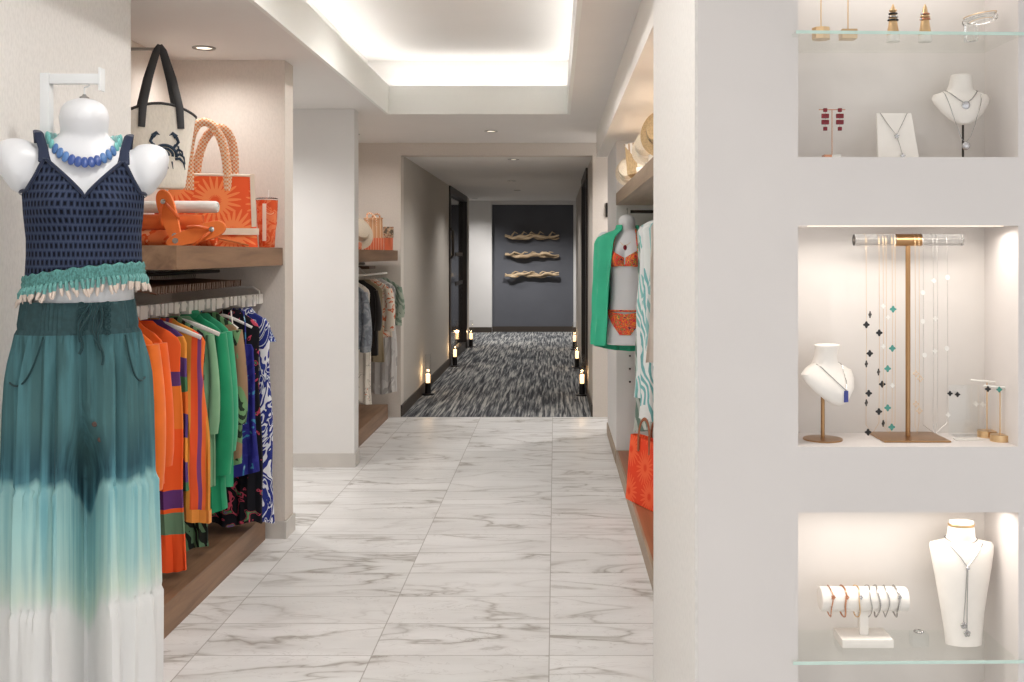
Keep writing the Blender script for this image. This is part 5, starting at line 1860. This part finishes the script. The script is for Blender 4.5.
    MB().loft([[Vector((s * 0.092, rb * k * math.cos(2 * PI * j / 36), zc + rb * k * math.sin(2 * PI * j / 36))) for j in range(36)] for s, k in ((-1, 0.93), (-0.985, 0.99), (-0.95, 1), (0.95, 1), (0.985, 0.99), (1, 0.93))]).build('padded_roll', 'velvet', t)
    brs = [(-0.072, 'rose', 'rose gold chain bracelet with a bow, outermost on the bar'), (-0.043, 'rose', 'rose gold twisted bracelet second on the bar'), (-0.014, 'gold', 'pale gold bracelet with a small stone, third on the bar'), (0.010, 'silver', 'thin dark silver bracelet fourth on the bar'), (0.027, 'silver', 'dark silver link bracelet fifth on the bar'), (0.046, 'silver', 'slim silver bracelet sixth on the bar'), (0.068, 'silver', 'dark silver bracelet with a flower, last on the bar')]
    for i, (u, mm, lb) in enumerate(brs):
        o = thing('bracelet', lb, 'bracelet', (X + u, Y0, zb + zc), 0, None)
        pts = []
        for k in range(40):
            a = 2 * PI * k / 40
            rr = rb + 0.0022
            z = rr * math.sin(a) - (0.010 * max(0, -math.sin(a)) ** 2)
            pts.append((0.002 * math.sin(3 * a + i), rr * math.cos(a), z))
        MB().tube(pts, 0.0013 + 0.0005 * (i in (1, 4, 6)), 6, closed=True).build('band', mm, o)
        if i in (0, 1, 2, 6):
            q = Vector((0.002, -rb * 0.85 - 0.003, rb * 0.45))
            for a in range(0, 360, 72):
                pass
            fl = MB()
            for k in range(5):
                a = 2 * PI * k / 5
                fl.ellipsoid(q + Vector((0.0028 * math.cos(a), -0.001, 0.0028 * math.sin(a))), (0.0021, 0.0014, 0.0021), 8, 5)
            fl.build('flower_charm', 'crystal' if i == 2 else mm, o)
    # ring on acrylic cube
    X = at(919, 0, 2.17).x
    t = thing('acrylic_cube', 'small clear acrylic cube beside the tall white bust', 'ring stand', (X, 2.17, zb))
    MB().box(-0.017, 0.017, -0.012, 0.012, 0, 0.028, 0.001).build('clear_block', 'clear', t)
    o = thing('finger_ring', 'silver stone-set ring lying on the small clear cube', 'ring', (X - 0.001, 2.17, zb + 0.0300))
    MB().tube([(0.009 * math.cos(2 * PI * k / 24), 0.009 * math.sin(2 * PI * k / 24), 0.0) for k in range(24)], 0.0015, 6, closed=True).build('band', 'silver', o)
    MB().ellipsoid((0.004, -0.010, 0.002), (0.003, 0.002, 0.002), 10, 6).build('gem', 'crystal', o)
    # tall bust with lariat
    X, Y0 = at(964, 0, 2.18).x, 2.187
    t = thing('necklace_bust', 'tall white tapering bust with brass capped neck on the lower glass shelf', 'jewellery bust', (X, Y0, zb))
    rows = [(0.0, 0.038, 0.022, 0.020, -0.004), (0.02, 0.040, 0.020, 0.016, -0.003), (0.06, 0.045, 0.021, 0.014, 0.0), (0.11, 0.053, 0.024, 0.014, 0.002), (0.16, 0.062, 0.027, 0.014, 0.003), (0.190, 0.067, 0.027, 0.014, 0.005), (0.205, 0.069, 0.025, 0.014, 0.008), (0.211, 0.066, 0.022, 0.015, 0.010),
             (0.2135, 0.050, 0.020, 0.017, 0.012), (0.216, 0.036, 0.020, 0.019, 0.012), (0.222, 0.031, 0.021, 0.020, 0.011), (0.235, 0.0285, 0.021, 0.020, 0.009), (0.246, 0.0275, 0.021, 0.020, 0.008)]
    bust(t, rows)
    MB().loft([ell(0.0275, 0.021, 0.020, 36, 0, 0.008, 0.2462), ell(0.0285, 0.022, 0.021, 36, 0, 0.008, 0.249), ell(0.0275, 0.021, 0.020, 36, 0, 0.008, 0.252)]).build('brass_rim', 'gold', t)
    MB().loft([ell(0.0265, 0.020, 0.019, 36, 0, 0.008, 0.2522), ell(0.0255, 0.019, 0.018, 36, 0, 0.008, 0.257), ell(0.018, 0.014, 0.013, 36, 0, 0.008, 0.259)]).build('neck_top', 'velvet', t)
    n1 = thing('lariat_necklace', 'silver lariat necklace with two flower ends on the tall bust', 'necklace', (X, Y0, zb))
    chain(n1, [(0.0335 * math.cos(2 * PI * k / 30), 0.0245 * math.sin(2 * PI * k / 30) + 0.0105, 0.2205 - 0.006 * max(0, -math.sin(2 * PI * k / 30))) for k in range(30)], 0.0013, 'silver', 'collar_chain', True)
    chain(n1, hug(rows, fine([(-0.036, 0.2135), (-0.026, 0.203), (-0.012, 0.186), (0.0, 0.168), (0.016, 0.188), (0.034, 0.208), (0.040, 0.2125)])), 0.0011)
    MB().ellipsoid((0.0, -0.0275, 0.166), (0.004, 0.003, 0.004), 12, 8).build('slider', 'crystal', n1)
    chain(n1, hug(rows, fine([(-0.001, 0.163), (-0.003, 0.11), (-0.007, 0.047)])), 0.0009)
    chain(n1, hug(rows, fine([(0.001, 0.163), (0.0005, 0.10), (0.0, 0.030)])), 0.0009)
    for u, z in ((-0.007, 0.045), (0.0, 0.028)):
        fl = MB()
        for k in range(5):
            a = 2 * PI * k / 5 + 0.4
            fl.ellipsoid(Vector((u + 0.0042 * math.cos(a), -0.0245, z + 0.0042 * math.sin(a))), (0.0033, 0.0015, 0.0033), 10, 6)
        fl.build('flower_end', 'silver', n1)


niches()

# ------------------------------------------------------------------ light and camera
wd = bpy.data.worlds.new('room_light')
SC.world = wd
wd.use_nodes = True
bg = wd.node_tree.nodes['Background']
bg.inputs['Color'].default_value = (0.985, 0.99, 1.0, 1)
bg.inputs['Strength'].default_value = 0.76

cam = bpy.data.cameras.new('camera')
cam.sensor_width = 36.0
cam.sensor_fit = 'HORIZONTAL'
cam.lens = F / 1024 * 36.0
cam.shift_x = -(CX - 512) / 1024
cam.shift_y = -(341 - CY) / 1024
cam.clip_start = 0.05
cam.clip_end = 100
co = bpy.data.objects.new('camera', cam)
co.location = (0, 0, H)
co.rotation_euler = (R(90), 0, 0)
COL.objects.link(co)
SC.camera = co

SC.view_settings.view_transform = 'Standard'
SC.view_settings.look = 'None'
SC.view_settings.gamma = 1.0
SC.view_settings.use_curve_mapping = False
SC.view_settings.exposure = 0.5
SC.cycles.use_denoising = True
SC.cycles.max_bounces = 12
SC.cycles.transparent_max_bounces = 40
SC.cycles.transmission_bounces = 10
SC.cycles.sample_clamp_indirect = 6.0
